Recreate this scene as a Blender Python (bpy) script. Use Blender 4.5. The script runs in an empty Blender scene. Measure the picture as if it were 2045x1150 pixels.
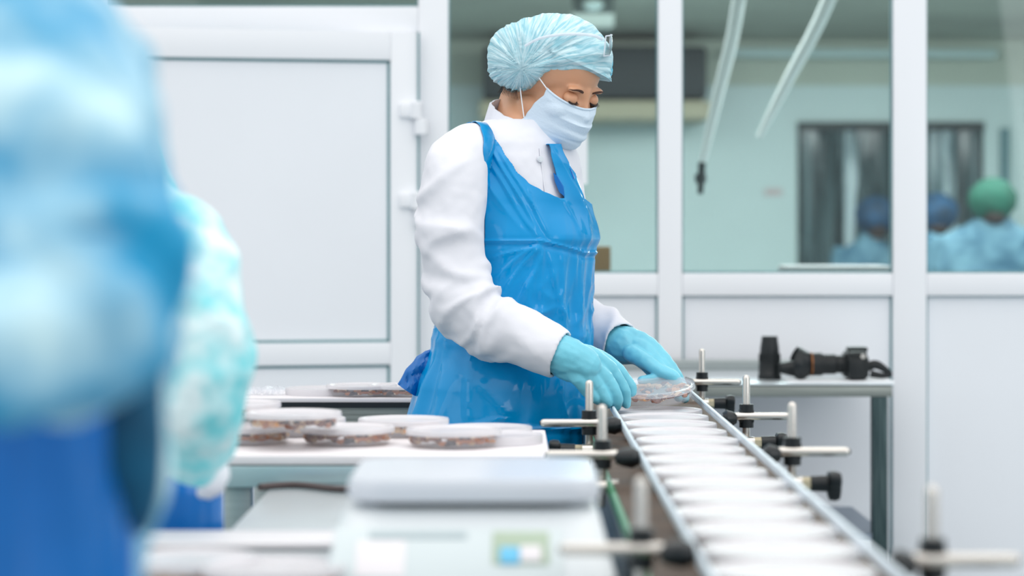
import bpy, bmesh, math, random
from mathutils import Vector, Matrix, noise
from mathutils.bvhtree import BVHTree
PI = math.pi
random.seed(4)
SC = bpy.context.scene
COL = SC.collection

# ------------------------------------------------------------------ camera, world, lights, exposure
FPX = 4829.0          # 85 mm on a 36 mm sensor, frame 2045 wide
CAMZ = 1.18
HOR = 470.0
cd = bpy.data.cameras.new('camera'); cam = bpy.data.objects.new('camera', cd); COL.objects.link(cam)
cd.sensor_width = 36.0; cd.lens = 85.0
cd.shift_y = -(575.0 - HOR) / 2045.0
cam.location = (0, 0, CAMZ); cam.rotation_euler = (PI / 2, 0, 0)
cd.clip_start = 0.05; cd.clip_end = 100
cd.dof.use_dof = True; cd.dof.focus_distance = 4.5; cd.dof.aperture_fstop = 3.0
SC.camera = cam
SC.view_settings.view_transform = 'Standard'; SC.view_settings.look = 'None'
SC.view_settings.gamma = 1.0; SC.view_settings.exposure = 0.1
SC.view_settings.use_curve_mapping = False
SC.cycles.use_denoising = True
SC.cycles.max_bounces = 8; SC.cycles.transparent_max_bounces = 16
SC.cycles.sample_clamp_indirect = 4.0
SC.cycles.caustics_reflective = False; SC.cycles.caustics_refractive = False

w = bpy.data.worlds.new('world'); SC.world = w; w.use_nodes = True
bg = w.node_tree.nodes['Background']; bg.inputs[1].default_value = 1.28
_t = w.node_tree.nodes.new('ShaderNodeTexCoord'); _s = w.node_tree.nodes.new('ShaderNodeSeparateXYZ'); _m = w.node_tree.nodes.new('ShaderNodeMapRange'); _r = w.node_tree.nodes.new('ShaderNodeValToRGB')
w.node_tree.links.new(_t.outputs['Generated'], _s.inputs[0]); w.node_tree.links.new(_s.outputs['Z'], _m.inputs[0]); _m.inputs[1].default_value = -1; _m.inputs[2].default_value = 1
w.node_tree.links.new(_m.outputs[0], _r.inputs[0]); w.node_tree.links.new(_r.outputs[0], bg.inputs[0])
_e = _r.color_ramp.elements; _e[0].position = 0.0; _e[0].color = (.50, .53, .55, 1); _e[1].position = 1.0; _e[1].color = (1.0, .99, .975, 1)
for _p, _c in ((.50, (.46, .49, .51, 1)), (.62, (.63, .655, .67, 1)), (.74, (1.0, 1.0, 1.0, 1))): _x = _e.new(_p); _x.color = _c


def area(name, loc, target, sx, sy, power, col=(1, 1, 1)):
    l = bpy.data.lights.new(name, 'AREA'); l.shape = 'RECTANGLE'; l.size = sx; l.size_y = sy
    l.energy = power; l.color = col
    o = bpy.data.objects.new(name, l); COL.objects.link(o); o.location = loc
    o.rotation_euler = (Vector(target) - Vector(loc)).to_track_quat('-Z', 'Y').to_euler()
    return o


area('ceiling_lamp_light', (0.3, 3.6, 3.1), (0.3, 3.8, 0), 2.6, 1.4, 16, (1, 0.985, 0.96))  # unseen overhead area light, added to light the front room
area('window_daylight_light', (3.4, 1.6, 2.1), (0.2, 4.9, 1.1), 2.0, 1.8, 22, (0.97, 0.99, 1.0))  # unseen fill from the right, added for shading and glossy highlights
area('window_daylight_light_low', (-2.6, 1.2, 2.2), (0.1, 5.4, 1.0), 2.0, 1.8, 10, (1.0, 1.0, 1.0))  # weaker unseen fill from the left, also added
area('packing_room_lamp_light', (1.6, 12.4, 2.38), (1.6, 12.9, 0), 5.0, 3.0, 330, (0.98, 0.99, 1.0))
area('packing_room_near_light', (1.8, 9.4, 2.38), (1.8, 9.5, 0), 4.0, 1.5, 250, (0.97, 0.985, 1.0))  # extra unseen light, added to brighten the near end of that room


# ------------------------------------------------------------------ helpers
def P(px, py, D):
    """a point at depth D seen at that place of the 2045 x 1150 frame"""
    return Vector(((px - 1022.5) / FPX * D, D, CAMZ + (HOR - py) / FPX * D))


def lin(r, g, b):
    f = lambda c: (c / 255 / 12.92) if c / 255 <= 0.04045 else ((c / 255 + 0.055) / 1.055) ** 2.4
    return (f(r), f(g), f(b), 1)


def mat(name, rgb, rough=0.5, metal=0.0, bump=0.0, bscale=20.0, var=0.0, vscale=6.0, rgb2=None, alpha=1.0,
        trans=0.0, sss=0.0, coat=0.0, spec=0.5, stretch=None, emit=0.0, transl=0.0, ior=1.45):
    m = bpy.data.materials.new(name); m.use_nodes = True
    nt = m.node_tree; N = nt.nodes; L = nt.links; b = N['Principled BSDF']
    c = lin(*rgb)
    b.inputs['Base Color'].default_value = c
    b.inputs['Roughness'].default_value = rough; b.inputs['Metallic'].default_value = metal
    b.inputs['Specular IOR Level'].default_value = spec; b.inputs['IOR'].default_value = ior
    b.inputs['Alpha'].default_value = alpha
    b.inputs['Transmission Weight'].default_value = trans
    if sss:
        b.inputs['Subsurface Weight'].default_value = sss; b.inputs['Subsurface Radius'].default_value = (1, .4, .25)
        b.inputs['Subsurface Scale'].default_value = 0.006
    if coat: b.inputs['Coat Weight'].default_value = coat; b.inputs['Coat Roughness'].default_value = 0.06
    if emit: b.inputs['Emission Color'].default_value = c; b.inputs['Emission Strength'].default_value = emit
    tc = N.new('ShaderNodeTexCoord'); mp = N.new('ShaderNodeMapping'); L.new(tc.outputs['Object'], mp.inputs[0])
    if stretch: mp.inputs['Scale'].default_value = stretch
    if var or rgb2:
        n = N.new('ShaderNodeTexNoise'); n.inputs['Scale'].default_value = vscale; n.inputs['Detail'].default_value = 4
        L.new(mp.outputs[0], n.inputs['Vector'])
        r = N.new('ShaderNodeValToRGB'); L.new(n.outputs[0], r.inputs[0]); L.new(r.outputs[0], b.inputs['Base Color'])
        c2 = lin(*rgb2) if rgb2 else tuple(x * (1 - var) for x in c[:3]) + (1,)
        r.color_ramp.elements[0].position = 0.36; r.color_ramp.elements[0].color = c2
        r.color_ramp.elements[1].position = 0.64; r.color_ramp.elements[1].color = c
    if bump:
        n2 = N.new('ShaderNodeTexNoise'); n2.inputs['Scale'].default_value = bscale; n2.inputs['Detail'].default_value = 5
        L.new(mp.outputs[0], n2.inputs['Vector'])
        bp = N.new('ShaderNodeBump'); bp.inputs['Strength'].default_value = bump; bp.inputs['Distance'].default_value = 0.01
        L.new(n2.outputs[0], bp.inputs['Height']); L.new(bp.outputs[0], b.inputs['Normal'])
    return m


def speckle(name, cols, scale=90, rough=0.5):
    m = bpy.data.materials.new(name); m.use_nodes = True; nt = m.node_tree; N = nt.nodes; L = nt.links
    b = N['Principled BSDF']; b.inputs['Roughness'].default_value = rough
    tc = N.new('ShaderNodeTexCoord'); v = N.new('ShaderNodeTexVoronoi'); v.inputs['Scale'].default_value = scale
    L.new(tc.outputs['Object'], v.inputs['Vector'])
    s = N.new('ShaderNodeSeparateColor'); L.new(v.outputs['Color'], s.inputs[0])
    r = N.new('ShaderNodeValToRGB'); r.color_ramp.interpolation = 'CONSTANT'; L.new(s.outputs[0], r.inputs[0])
    els = r.color_ramp.elements
    while len(els) < len(cols): els.new(0.5)
    for i, c in enumerate(cols):
        els[i].position = i / len(cols); els[i].color = lin(*c)
    L.new(r.outputs[0], b.inputs['Base Color'])
    return m


def glass(name, tint, refl=0.06, rough=0.02):
    """a thin pane: straight through plus a fresnel reflection"""
    m = bpy.data.materials.new(name); m.use_nodes = True; nt = m.node_tree; N = nt.nodes; L = nt.links
    N.remove(N['Principled BSDF']); out = N['Material Output']
    t = N.new('ShaderNodeBsdfTransparent'); t.inputs[0].default_value = tint
    g = N.new('ShaderNodeBsdfGlossy'); g.inputs['Roughness'].default_value = rough
    fr = N.new('ShaderNodeFresnel'); fr.inputs[0].default_value = 1.0 + refl * 8
    mx = N.new('ShaderNodeMixShader'); L.new(fr.outputs[0], mx.inputs[0]); L.new(t.outputs[0], mx.inputs[1]); L.new(g.outputs[0], mx.inputs[2])
    L.new(mx.outputs[0], out.inputs[0])
    return m


def link(o, parent=None, label=None, cat=None, group=None, kind=None):
    if o.name not in COL.objects: COL.objects.link(o)
    if parent: o.parent = parent
    if label: o['label'] = label
    if cat: o['category'] = cat
    if group: o['group'] = group
    if kind: o['kind'] = kind
    return o


def empty(name, loc, label, cat, group=None, rz=0):
    o = bpy.data.objects.new(name, None); o.location = loc; o.rotation_euler.z = rz; o.empty_display_size = 0.05
    return link(o, None, label, cat, group)


class MB:
    def __init__(s): s.v = []; s.f = []; s.smooth = True

    def add(s, vs, fs):
        k = len(s.v); s.v += [Vector(x) for x in vs]; s.f += [tuple(i + k for i in f) for f in fs]; return s

    def box(s, lo, hi, bev=0.0):
        bm = bmesh.new(); bmesh.ops.create_cube(bm, size=1)
        c = [(a + b) / 2 for a, b in zip(lo, hi)]; d = [abs(b - a) for a, b in zip(lo, hi)]
        for v in bm.verts: v.co = Vector([c[i] + v.co[i] * d[i] for i in range(3)])
        if bev: bmesh.ops.bevel(bm, geom=bm.edges[:], offset=min(bev, min(d) * 0.45), segments=2, profile=0.6, affect='EDGES')
        bm.verts.index_update()
        s.add([v.co.copy() for v in bm.verts], [[v.index for v in f.verts] for f in bm.faces]); bm.free(); return s

    def rings(s, rings, closed=True, cap=True):
        n = len(rings[0]); vs = [p for r in rings for p in r]; fs = []
        for i in range(len(rings) - 1):
            for j in range(n if closed else n - 1):
                a = i * n + j; b = i * n + (j + 1) % n
                fs.append((a, b, b + n, a + n))
        if cap and closed:
            fs.append(tuple(range(n))[::-1]); fs.append(tuple(range((len(rings) - 1) * n, len(rings) * n)))
        return s.add(vs, fs)

    def tube(s, pts, rad, n=14, cap=True, flat=None, fold=None, round_ends=False, up=None):
        """pts a path, rad one radius or one per point; flat=(u scale, v scale)"""
        pts = [Vector(p) for p in pts]; m = len(pts)
        rad = [rad] * m if not hasattr(rad, '__len__') else list(rad)
        if round_ends:
            d0 = (pts[0] - pts[1]).normalized(); d1 = (pts[-1] - pts[-2]).normalized(); r0, r1 = rad[0], rad[-1]
            h = [(0.98, .18), (.8, .6), (.45, .893)]
            pts = [pts[0] + d0 * r0 * a for a, _ in h] + pts + [pts[-1] + d1 * r1 * a for a, _ in reversed(h)]
            rad = [r0 * b for _, b in h] + rad + [r1 * b for _, b in reversed(h)]; m = len(pts)
        tang = [(pts[min(i + 1, m - 1)] - pts[max(i - 1, 0)]).normalized() for i in range(m)]
        ref = Vector(up) if up else (Vector((0, 0, 1)) if abs(tang[0].z) < 0.9 else Vector((0, 1, 0)))
        u = (ref - tang[0] * ref.dot(tang[0])).normalized(); R = []
        for i in range(m):
            u = (u - tang[i] * u.dot(tang[i])).normalized(); v = tang[i].cross(u)
            ring = []
            for j in range(n):
                a = 2 * PI * j / n; r = rad[i]
                if fold: r = r + fold(i / (m - 1), a)
                fu, fv = flat if flat else (1, 1)
                ring.append(pts[i] + u * (math.cos(a) * r * fu) + v * (math.sin(a) * r * fv))
            R.append(ring)
        return s.rings(R, True, cap)

    def ell(s, c, r, M=None, n=20):
        c = Vector(c); R = []
        for i in range(n // 2 + 1):
            t = PI * i / (n // 2); t = min(max(t, 0.02), PI - 0.02)
            R.append([c + ((M @ Vector(q)) if M else Vector(q)) for q in
                      [(r[0] * math.sin(t) * math.cos(2 * PI * j / n), r[1] * math.sin(t) * math.sin(2 * PI * j / n), r[2] * math.cos(t)) for j in range(n)]])
        return s.rings(R)

    def lathe(s, c, prof, n=32, axis='Z'):
        """prof [(radius, height)]"""
        c = Vector(c); R = []
        for r, h in prof:
            ring = []
            for j in range(n):
                a = 2 * PI * j / n; x, y = r * math.cos(a), r * math.sin(a)
                ring.append(c + (Vector((x, y, h)) if axis == 'Z' else Vector((h, x, y)) if axis == 'X' else Vector((x, h, y))))
            R.append(ring)
        return s.rings(R)

    def build(s, name, m, parent=None, sub=0, flatshade=False, **kw):
        me = bpy.data.meshes.new(name); me.from_pydata([tuple(v) for v in s.v], [], s.f); me.update()
        bm = bmesh.new(); bm.from_mesh(me); bmesh.ops.recalc_face_normals(bm, faces=bm.faces[:]); bm.to_mesh(me); bm.free()
        o = bpy.data.objects.new(name, me); link(o, parent, **kw)
        if m: me.materials.append(m)
        if not flatshade:
            for p in me.polygons: p.use_smooth = True
            me.set_sharp_from_angle(angle=math.radians(38)) if hasattr(me, 'set_sharp_from_angle') else None
        if sub:
            md = o.modifiers.new('sub', 'SUBSURF'); md.levels = sub; md.render_levels = sub
        if parent:
            bpy.context.view_layer.update(); o.matrix_parent_inverse = parent.matrix_world.inverted()
        return o


def remesh(o, vox, smooth=4, disp=None):
    """fuse the overlapping shapes of one mesh into one continuous surface"""
    md = o.modifiers.new('r', 'REMESH'); md.mode = 'VOXEL'; md.voxel_size = vox; md.use_smooth_shade = True
    if smooth:
        s = o.modifiers.new('s', 'SMOOTH'); s.factor = 0.5; s.iterations = smooth
    bpy.context.view_layer.update()
    ev = o.evaluated_get(bpy.context.evaluated_depsgraph_get())
    me = bpy.data.meshes.new_from_object(ev)
    mats = [m for m in o.data.materials]
    o.modifiers.clear(); old = o.data; o.data = me; bpy.data.meshes.remove(old)
    if not me.materials:
        for m in mats: me.materials.append(m)
    if disp:
        nrm = [v.normal.copy() for v in me.vertices]
        for i, v in enumerate(me.vertices): v.co = v.co + nrm[i] * disp(v.co, nrm[i])
        me.update()
    for p in me.polygons: p.use_smooth = True
    return o


def folds(seed, spots, amp=0.006, extra=10):
    """ridges running obliquely round a sleeve; spots: where along it they crowd"""
    rd = random.Random(seed); K = []
    for t0, k, sp in spots:
        for _ in range(k):
            K.append((rd.gauss(t0, sp), rd.uniform(-.10, .10), rd.uniform(0, 2 * PI), rd.uniform(.012, .03), amp * rd.uniform(.5, 1.2), rd.uniform(0, 2 * PI)))
    for _ in range(extra):
        K.append((rd.uniform(0, 1), rd.uniform(-.2, .2), rd.uniform(0, 2 * PI), rd.uniform(.02, .05), amp * rd.uniform(.3, .8), rd.uniform(0, 2 * PI)))

    def f(t, a):
        d = 0
        for t0, sl, p, wd, A, p2 in K:
            x = (t - t0 - sl * math.sin(a - p)) / wd
            if abs(x) < 3: d += A * math.exp(-x * x) * max(0, 0.25 + 0.75 * math.cos(a - p2))
        return d if d < .013 else .013 + (d - .013) * .2
    return f


def smooth_path(pts, rad, n):
    """Catmull-Rom through the points, radii with them"""
    pts = [Vector(p) for p in pts]; q = [Vector((*p, r)) for p, r in zip(pts, rad)]
    out = []; m = len(q) - 1
    for k in range(n + 1):
        t = k / n * m; i = min(int(t), m - 1); t -= i
        a = q[max(i - 1, 0)]; b = q[i]; c = q[i + 1]; d = q[min(i + 2, m)]
        out.append(0.5 * ((2 * b) + (c - a) * t + (2 * a - 5 * b + 4 * c - d) * t * t + (3 * b - a - 3 * c + d) * t ** 3))
    return [Vector(p[:3]) for p in out], [p[3] for p in out]


def lerp_table(tab, x):
    if x <= tab[0][0]: return tab[0][1:]
    for a, b in zip(tab, tab[1:]):
        if x <= b[0]:
            t = (x - a[0]) / (b[0] - a[0]); t = t * t * (3 - 2 * t) * 0.5 + t * 0.5
            return tuple(p + (q - p) * t for p, q in zip(a[1:], b[1:]))
    return tab[-1][1:]


# ------------------------------------------------------------------ materials
M = {}
M['pvc'] = mat('white_plastic_frame', (242, 244, 248), .35, bump=.02, bscale=8)
M['panel'] = mat('white_panel', (242, 245, 250), .3, var=.03, vscale=1.5)
M['groove'] = mat('grey_green_seal', (108, 150, 156), .6, var=.1)
M['floor'] = mat('grey_floor_tile', (150, 165, 172), .35, var=.15, vscale=3, bump=.05)
M['farwall'] = mat('pale_blue_tile_wall', (196, 212, 211), .4, var=.07, vscale=1.3, bump=.03)
M['farwall_hi'] = mat('cream_wall', (186, 192, 178), .6, var=.06, vscale=1.2)
M['ceil'] = mat('dull_grey_ceiling', (166, 168, 154), .8, var=.2, vscale=.8)
M['dark'] = mat('dark_grey_metal', (30, 44, 48), .5, var=.2)
M['glass'] = glass('window_glass', (0.86, 0.93, 0.92, 1), .055)
M['steel'] = mat('brushed_steel', (172, 180, 180), .38, .85, bump=.08, bscale=30, stretch=(1, 40, 40), var=.12, vscale=6)
M['steel_dark'] = mat('brushed_steel_front', (150, 156, 152), .42, .75, bump=.12, bscale=12, stretch=(.6, 30, 30), var=.25, vscale=9)
M['steel_lt'] = mat('bright_steel', (206, 214, 218), .30, .55, bump=.04, bscale=12, var=.05)
M['rod'] = mat('satin_steel_rod', (208, 204, 198), .26, .9, bump=.03, bscale=60)
M['brass'] = mat('brass_nut', (206, 196, 168), .35, .8)
M['black'] = mat('black_plastic', (16, 24, 28), .38, bump=.05, bscale=80)
M['blackm'] = mat('black_camera_body', (15, 22, 25), .45, bump=.12, bscale=140)
M['rubber'] = mat('black_rubber_edge', (8, 22, 30), .6)
M['terrazzo'] = speckle('speckled_stone', [(120, 134, 128), (150, 160, 152), (96, 110, 106), (170, 178, 170), (128, 142, 136)], 260)
M['board'] = mat('white_cutting_board', (230, 226, 229), .45, var=.02)
M['tub'] = mat('clear_plastic_tub', (222, 224, 230), .22, alpha=.14, spec=.5)
M['lid'] = mat('frosted_plastic_lid', (234, 232, 236), .25, alpha=.62, bump=.05, bscale=30)
M['lidrim'] = mat('frosted_lid_rim', (244, 244, 250), .25, alpha=.92)
M['lidclear'] = mat('clear_plastic_lid', (236, 240, 246), .12, alpha=.28)
M['food'] = speckle('shellfish_pieces', [(176, 104, 52), (224, 190, 146), (120, 66, 38), (204, 142, 84), (240, 222, 190), (150, 80, 40), (50, 36, 34), (216, 160, 110)], 62, .35)
M['belt'] = mat('brown_slat_belt', (92, 76, 64), .6, .0, spec=.25, var=.25, vscale=30)
M['green'] = mat('green_wear_strip', (10, 112, 66), .4)
M['rail'] = mat('pale_guide_rail', (214, 226, 234), .35)
M['skin'] = mat('skin', (214, 160, 126), .42, var=.10, vscale=14, sss=.25, bump=.02, bscale=120)
M['hair'] = mat('dark_hair', (44, 30, 26), .5, bump=.5, bscale=90, stretch=(1, 1, 8))
M['coat'] = mat('white_cotton', (220, 221, 228), .8, bump=.15, bscale=16, var=.015)
M['mask'] = mat('white_blue_nonwoven', (208, 224, 238), .8, bump=.12, bscale=260)
M['loop'] = mat('white_elastic', (240, 244, 248), .7)
M['glove'] = mat('turquoise_nitrile', (116, 200, 220), .34, bump=.15, bscale=45, var=.1, vscale=18)
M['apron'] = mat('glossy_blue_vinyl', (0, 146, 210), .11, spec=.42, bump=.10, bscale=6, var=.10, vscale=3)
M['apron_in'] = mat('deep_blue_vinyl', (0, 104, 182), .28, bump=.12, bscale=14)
M['button'] = mat('pearl_button', (214, 220, 226), .2, coat=.5)
M['gown'] = mat('pale_turquoise_gown', (206, 240, 248), .55, var=.0, rgb2=(16, 156, 206), vscale=10, bump=.3, bscale=18)  # blue patches put fold shade into the colour, pale ones the highlights
M['gown_b'] = mat('pale_aqua_gown', (222, 242, 244), .7, rgb2=(120, 212, 220), vscale=18, bump=.4, bscale=30)
M['apron_f'] = mat('bright_blue_apron', (0, 118, 204), .3, var=.2, vscale=6)
M['cap_green'] = mat('green_hair_cap', (12, 78, 62), .75, var=.25, vscale=14)
M['gown_far'] = mat('blue_grey_gown', (84, 118, 132), .75, rgb2=(34, 74, 94), vscale=9)
M['gown_far2'] = mat('deep_blue_gown', (16, 58, 88), .75, rgb2=(8, 38, 58), vscale=10)
M['carton'] = mat('brown_cardboard', (206, 160, 112), .8, var=.08)
M['paper'] = mat('white_paper', (238, 242, 246), .7)
M['scale'] = mat('white_scale_plastic', (212, 218, 221), .3)
M['scale2'] = mat('pale_scale_plate', (206, 212, 220), .25)
M['shade'] = mat('taupe_gap', (92, 88, 76), .8)  # shadow line under the weighing plate, put into the support's colour
M['cable'] = mat('dark_cable', (74, 62, 62), .5)
M['trouser'] = mat('navy_trousers', (40, 50, 80), .8)
M['shoe'] = mat('white_work_shoes', (230, 232, 236), .5)
M['strip'] = mat('clear_strip_curtain', (96, 116, 120), .15, alpha=.8, rgb2=(30, 48, 52), vscale=2.2, stretch=(6, 6, .5))
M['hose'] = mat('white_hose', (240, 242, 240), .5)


def capnet():
    m = bpy.data.materials.new('blue_nonwoven_cap'); m.use_nodes = True; nt = m.node_tree; N = nt.nodes; L = nt.links
    b = N['Principled BSDF']; b.inputs['Roughness'].default_value = .75
    tc = N.new('ShaderNodeTexCoord'); mp = N.new('ShaderNodeMapping'); mp.inputs['Scale'].default_value = (1, 1, 1)
    L.new(tc.outputs['UV'], mp.inputs[0])
    n = N.new('ShaderNodeTexNoise'); n.inputs['Scale'].default_value = 3.0; n.inputs['Detail'].default_value = 5; n.inputs['Distortion'].default_value = .8
    mp.inputs['Scale'].default_value = (5, .7, 1); L.new(mp.outputs[0], n.inputs['Vector'])
    r = N.new('ShaderNodeValToRGB'); L.new(n.outputs[0], r.inputs[0])
    r.color_ramp.elements[0].position = .36; r.color_ramp.elements[0].color = lin(136, 190, 204)  # ramp puts the shading of the pleats into the colour
    r.color_ramp.elements[1].position = .66; r.color_ramp.elements[1].color = lin(206, 230, 236)
    L.new(r.outputs[0], b.inputs['Base Color'])
    bp = N.new('ShaderNodeBump'); bp.inputs['Strength'].default_value = .5; bp.inputs['Distance'].default_value = .004
    L.new(n.outputs[0], bp.inputs['Height']); L.new(bp.outputs[0], b.inputs['Normal'])
    return m


M['cap'] = capnet()

# ------------------------------------------------------------------ the setting
WD = 7.0              # depth of the plastic-framed partition


def zy(py, D): return CAMZ + (HOR - py) / FPX * D
def xx(px, D): return (px - 1022.5) / FPX * D


MB().box((-4, -0.5, -0.05), (5, 18.5, 0)).build('floor', M['floor'], kind='structure')
# second room
ZC = 2.43
mb = MB(); BW = 15.5
dx0, dx1, dz = xx(1592, BW), xx(1965, BW), zy(250, BW)
mb.box((-3.5, BW, 0), (dx0, BW + .12, 2.14)); mb.box((dx1, BW, 0), (5, BW + .12, 2.14)); mb.box((dx0, BW, dz), (dx1, BW + .12, 2.14))
wf = mb.build('wall_far', M['farwall'], kind='structure', flatshade=True)
MB().box((-3.5, BW, 2.14), (5, BW + .12, ZC)).build('wall_far_upper', M['farwall_hi'], kind='structure', flatshade=True)
MB().box((-3.5, WD + .05, ZC), (5, 18.3, ZC + .1)).build('ceiling', M['ceil'], kind='structure', flatshade=True)
MB().box((-3.6, WD + .05, 0), (-3.5, 18.3, ZC)).build('wall_left', M['farwall'], kind='structure', flatshade=True)
MB().box((5, WD + .05, 0), (5.1, 18.3, ZC)).build('wall_right', M['farwall'], kind='structure', flatshade=True)
MB().box((-3.5, 18.2, 0), (5, 18.3, ZC)).build('wall_store', M['dark'], kind='structure', flatshade=True)

# partition: white plastic bars with a panel under the sill
mb = MB(); d0, d1 = WD - .035, WD + .035
ztop = zy(-170, WD)


def bar(x0, x1, y0, y1, a=d0, b=d1, bev=.004):
    mb.box((xx(x0, WD), a, zy(y1, WD)), (xx(x1, WD), b, zy(y0, WD)), bev)


bar(836, 896, -170, 1284)       # post beside the door
bar(150, 214, -170, 1284)       # post left of the door
bar(1313, 1361, -170, 1284); bar(1780, 1847, -170, 1284)
bar(2500, 2560, -170, 1284); bar(-700, -640, -170, 1284)
bar(214, 836, 15, 66)           # door head
for a, b in ((896, 1313), (1361, 1780), (1847, 2500)):
    bar(a, b, 545, 590, d0 + .002)
    bar(a, b, 1200, 1284)
bar(-640, 150, 15, 66); bar(-700, 2560, -200, -165)
mb.build('wall_partition', M['pvc'], kind='structure')
for i, (a, b) in enumerate(((896, 1313), (1361, 1780), (1847, 2500), (-640, 150))):
    y0 = 588 if i < 3 else 66
    p = MB().box((xx(a, WD), WD - .012, zy(1284, WD)), (xx(b, WD), WD + .012, zy(y0, WD))).build('wall_panel', M['panel'], kind='structure', flatshade=True)
    g = MB()
    for r in ((a, b, y0, y0 + 4), (b - 4, b, y0, 1200), (a, a + 4, y0, 1200)):
        g.box((xx(r[0], WD), WD - .016, zy(r[3], WD)), (xx(r[1], WD), WD - .010, zy(r[2], WD)))
    g.build('panel_seal', M['groove'], p, flatshade=True)
for i, (a, b, y0, y1) in enumerate(((896, 1313, -165, 545), (1361, 1780, -165, 545), (1847, 2500, -165, 545), (214, 836, -165, 15))):
    o = MB().box((xx(a, WD), WD - .003, zy(y1, WD)), (xx(b, WD), WD + .003, zy(y0, WD))).build('window_%d' % (i + 1), M['glass'], kind='structure', flatshade=True)
    g = MB()
    for r in ((a, b, y1 - 4, y1), (b - 3, b, y0, y1), (a, a + 3, y0, y1)):
        g.box((xx(r[0], WD), WD - .02, zy(r[3], WD)), (xx(r[1], WD), WD - .005, zy(r[2], WD)))
    g.build('window_seal', M['groove'], o, flatshade=True)

# door, a little ajar, hung on the right
hx = xx(834, WD)
door = bpy.data.objects.new('door_1', None); link(door, kind='structure'); door.location = (hx, d0 - .002, 0)
sc = FPX / WD


def dl(px, py): return ((px - 834) / sc, CAMZ + (HOR - py) / sc)   # door-local metres


leafW = -.93
mb = MB(); z0, z1 = .02, dl(0, 68)[1]; pz1, pz0, qz1 = dl(0, 124)[1], dl(0, 681)[1], dl(0, 725)[1]; pr = dl(778, 0)[0]; pl = leafW - pr - .003
for lo, hi in (((leafW, z0), (pl, z1)), ((pr, z0), (-.002, z1)), ((pl, pz1), (pr, z1)), ((pl, qz1), (pr, pz0)), ((pl, z0), (pr, z0 + .1))):
    mb.box((lo[0], -.03, lo[1]), (hi[0], .03, hi[1]), .003)
leaf = mb.build('door_leaf', M['pvc'], door)
leaf.matrix_parent_inverse = Matrix(); g = MB()
pn = MB().box((pl, -.016, pz0), (pr, .016, pz1)).box((pl, -.016, z0 + .1), (pr, .016, qz1)).build('door_panel', M['panel'], door, flatshade=True)
pn.matrix_parent_inverse = Matrix()
t = .0080
for a, b, c, d in ((pl, pr, pz1 - t, pz1), (pl, pr, pz0, pz0 + t), (pr - t, pr, pz0, pz1), (pl, pl + t, pz0, pz1), (pl, pr, qz1 - t, qz1), (pr - t, pr, z0 + .1, qz1)):
    g.box((a, -.0185, c), (b, -.015, d))
s = g.build('panel_seal', M['groove'], door, flatshade=True); s.matrix_parent_inverse = Matrix()
for yc in (240, 418):
    z = CAMZ + (HOR - yc) / sc
    h = MB().box((-.057, -.048, z + .004), (-.02, -.028, z + .045), .006).lathe((-.008, -.045, z), [(.0, .0), (.016, .001), (.017, .045), (.013, .05), (0, .05)], 18) \
        .lathe((.006, -.045, z - .047), [(0, 0), (.018, .001), (.021, .004), (.021, .044), (.017, .047), (0, .047)], 18).build('hinge', M['pvc'], door)
    h.matrix_parent_inverse = Matrix()
mbx = MB().box((-.003, -.036, z0), (.002, -.028, z1)).build('edge_seal', M['groove'], door, flatshade=True); mbx.matrix_parent_inverse = Matrix()
door.rotation_euler.z = math.radians(11)

# ------------------------------------------------------------------ things in the far room
t = empty('wall_cooler', (xx(1185, 14.9), 14.9, zy(200, 14.9)), 'long dark wall-mounted cooler above a beige ledge behind the glass', 'cooler')
s_ = 14.9
MB().box((xx(965, s_), s_ - .1, zy(198, s_)), (xx(1410, s_), BW, zy(94, s_)), .03).build('casing', M['dark'], t)
g = MB()
for k in range(7):
    z = zy(190 - k * 14, s_); g.box((xx(975, s_), s_ - .115, z), (xx(1400, s_), s_ - .1, z + .012))
g.build('grille', M['rubber'], t)
MB().box((xx(958, s_), s_ - .16, zy(240, s_)), (xx(1415, s_), BW, zy(203, s_)), .02).build('ledge', mat('beige_ledge', (172, 164, 140), .6), t)
t = empty('ceiling_lamp', (xx(1185, 12), 12, zy(25, 12)), 'grey ceiling lamp with a small bright cover above the cooler', 'lamp')
MB().box((xx(1145, 12), 11.9, zy(60, 12)), (xx(1225, 12), 12.2, ZC), .02).build('housing', mat('lamp_grey', (92, 102, 98), .6), t)
MB().ell((xx(1183, 12), 11.88, zy(14, 12)), (.05, .04, .03)).build('cover', mat('lamp_cover', (200, 216, 212), .4, emit=.25), t)
MB().tube([(xx(1455, 15.2), 15.3, zy(102, 15.2)), (xx(1990, 15.2), 15.3, zy(104, 15.2))], .032, 14, round_ends=True).build('wall_pipe', mat('pale_pipe', (188, 206, 204), .4), label='pale pipe running along the far wall under the ceiling', cat='pipe')
for (a, b, lab, has_tip) in (((1472, -160), (1402, 330), 'white ceiling hose ending in a dark nozzle, nearer the middle mullion', 1), ((1650, -160), (1515, 275), 'slanting white ceiling hose that fades without a nozzle', 0)):
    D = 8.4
    t = empty('ceiling_hose', P(a[0], a[1], D), lab, 'hose')  # lamp reflections in the glass, modelled as white tubes behind it
    p0 = P(a[0] + (12 if has_tip else 30), zy(0, 1) * 0 - 60, D); p1 = P(b[0], b[1], D); p0.z = min(p0.z, ZC - .01)
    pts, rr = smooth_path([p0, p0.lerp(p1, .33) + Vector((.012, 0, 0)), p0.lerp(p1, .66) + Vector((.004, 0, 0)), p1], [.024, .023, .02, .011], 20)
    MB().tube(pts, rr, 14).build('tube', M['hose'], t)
    if has_tip:
        MB().tube([p1 + Vector((0, 0, .01)), p1 - Vector((.006, 0, .10))], [.014, .01], 12).tube([p1 - Vector((.006, 0, .03)), p1 - Vector((.004, 0, .06))], .02, 12).build('nozzle', M['dark'], t)
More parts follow.
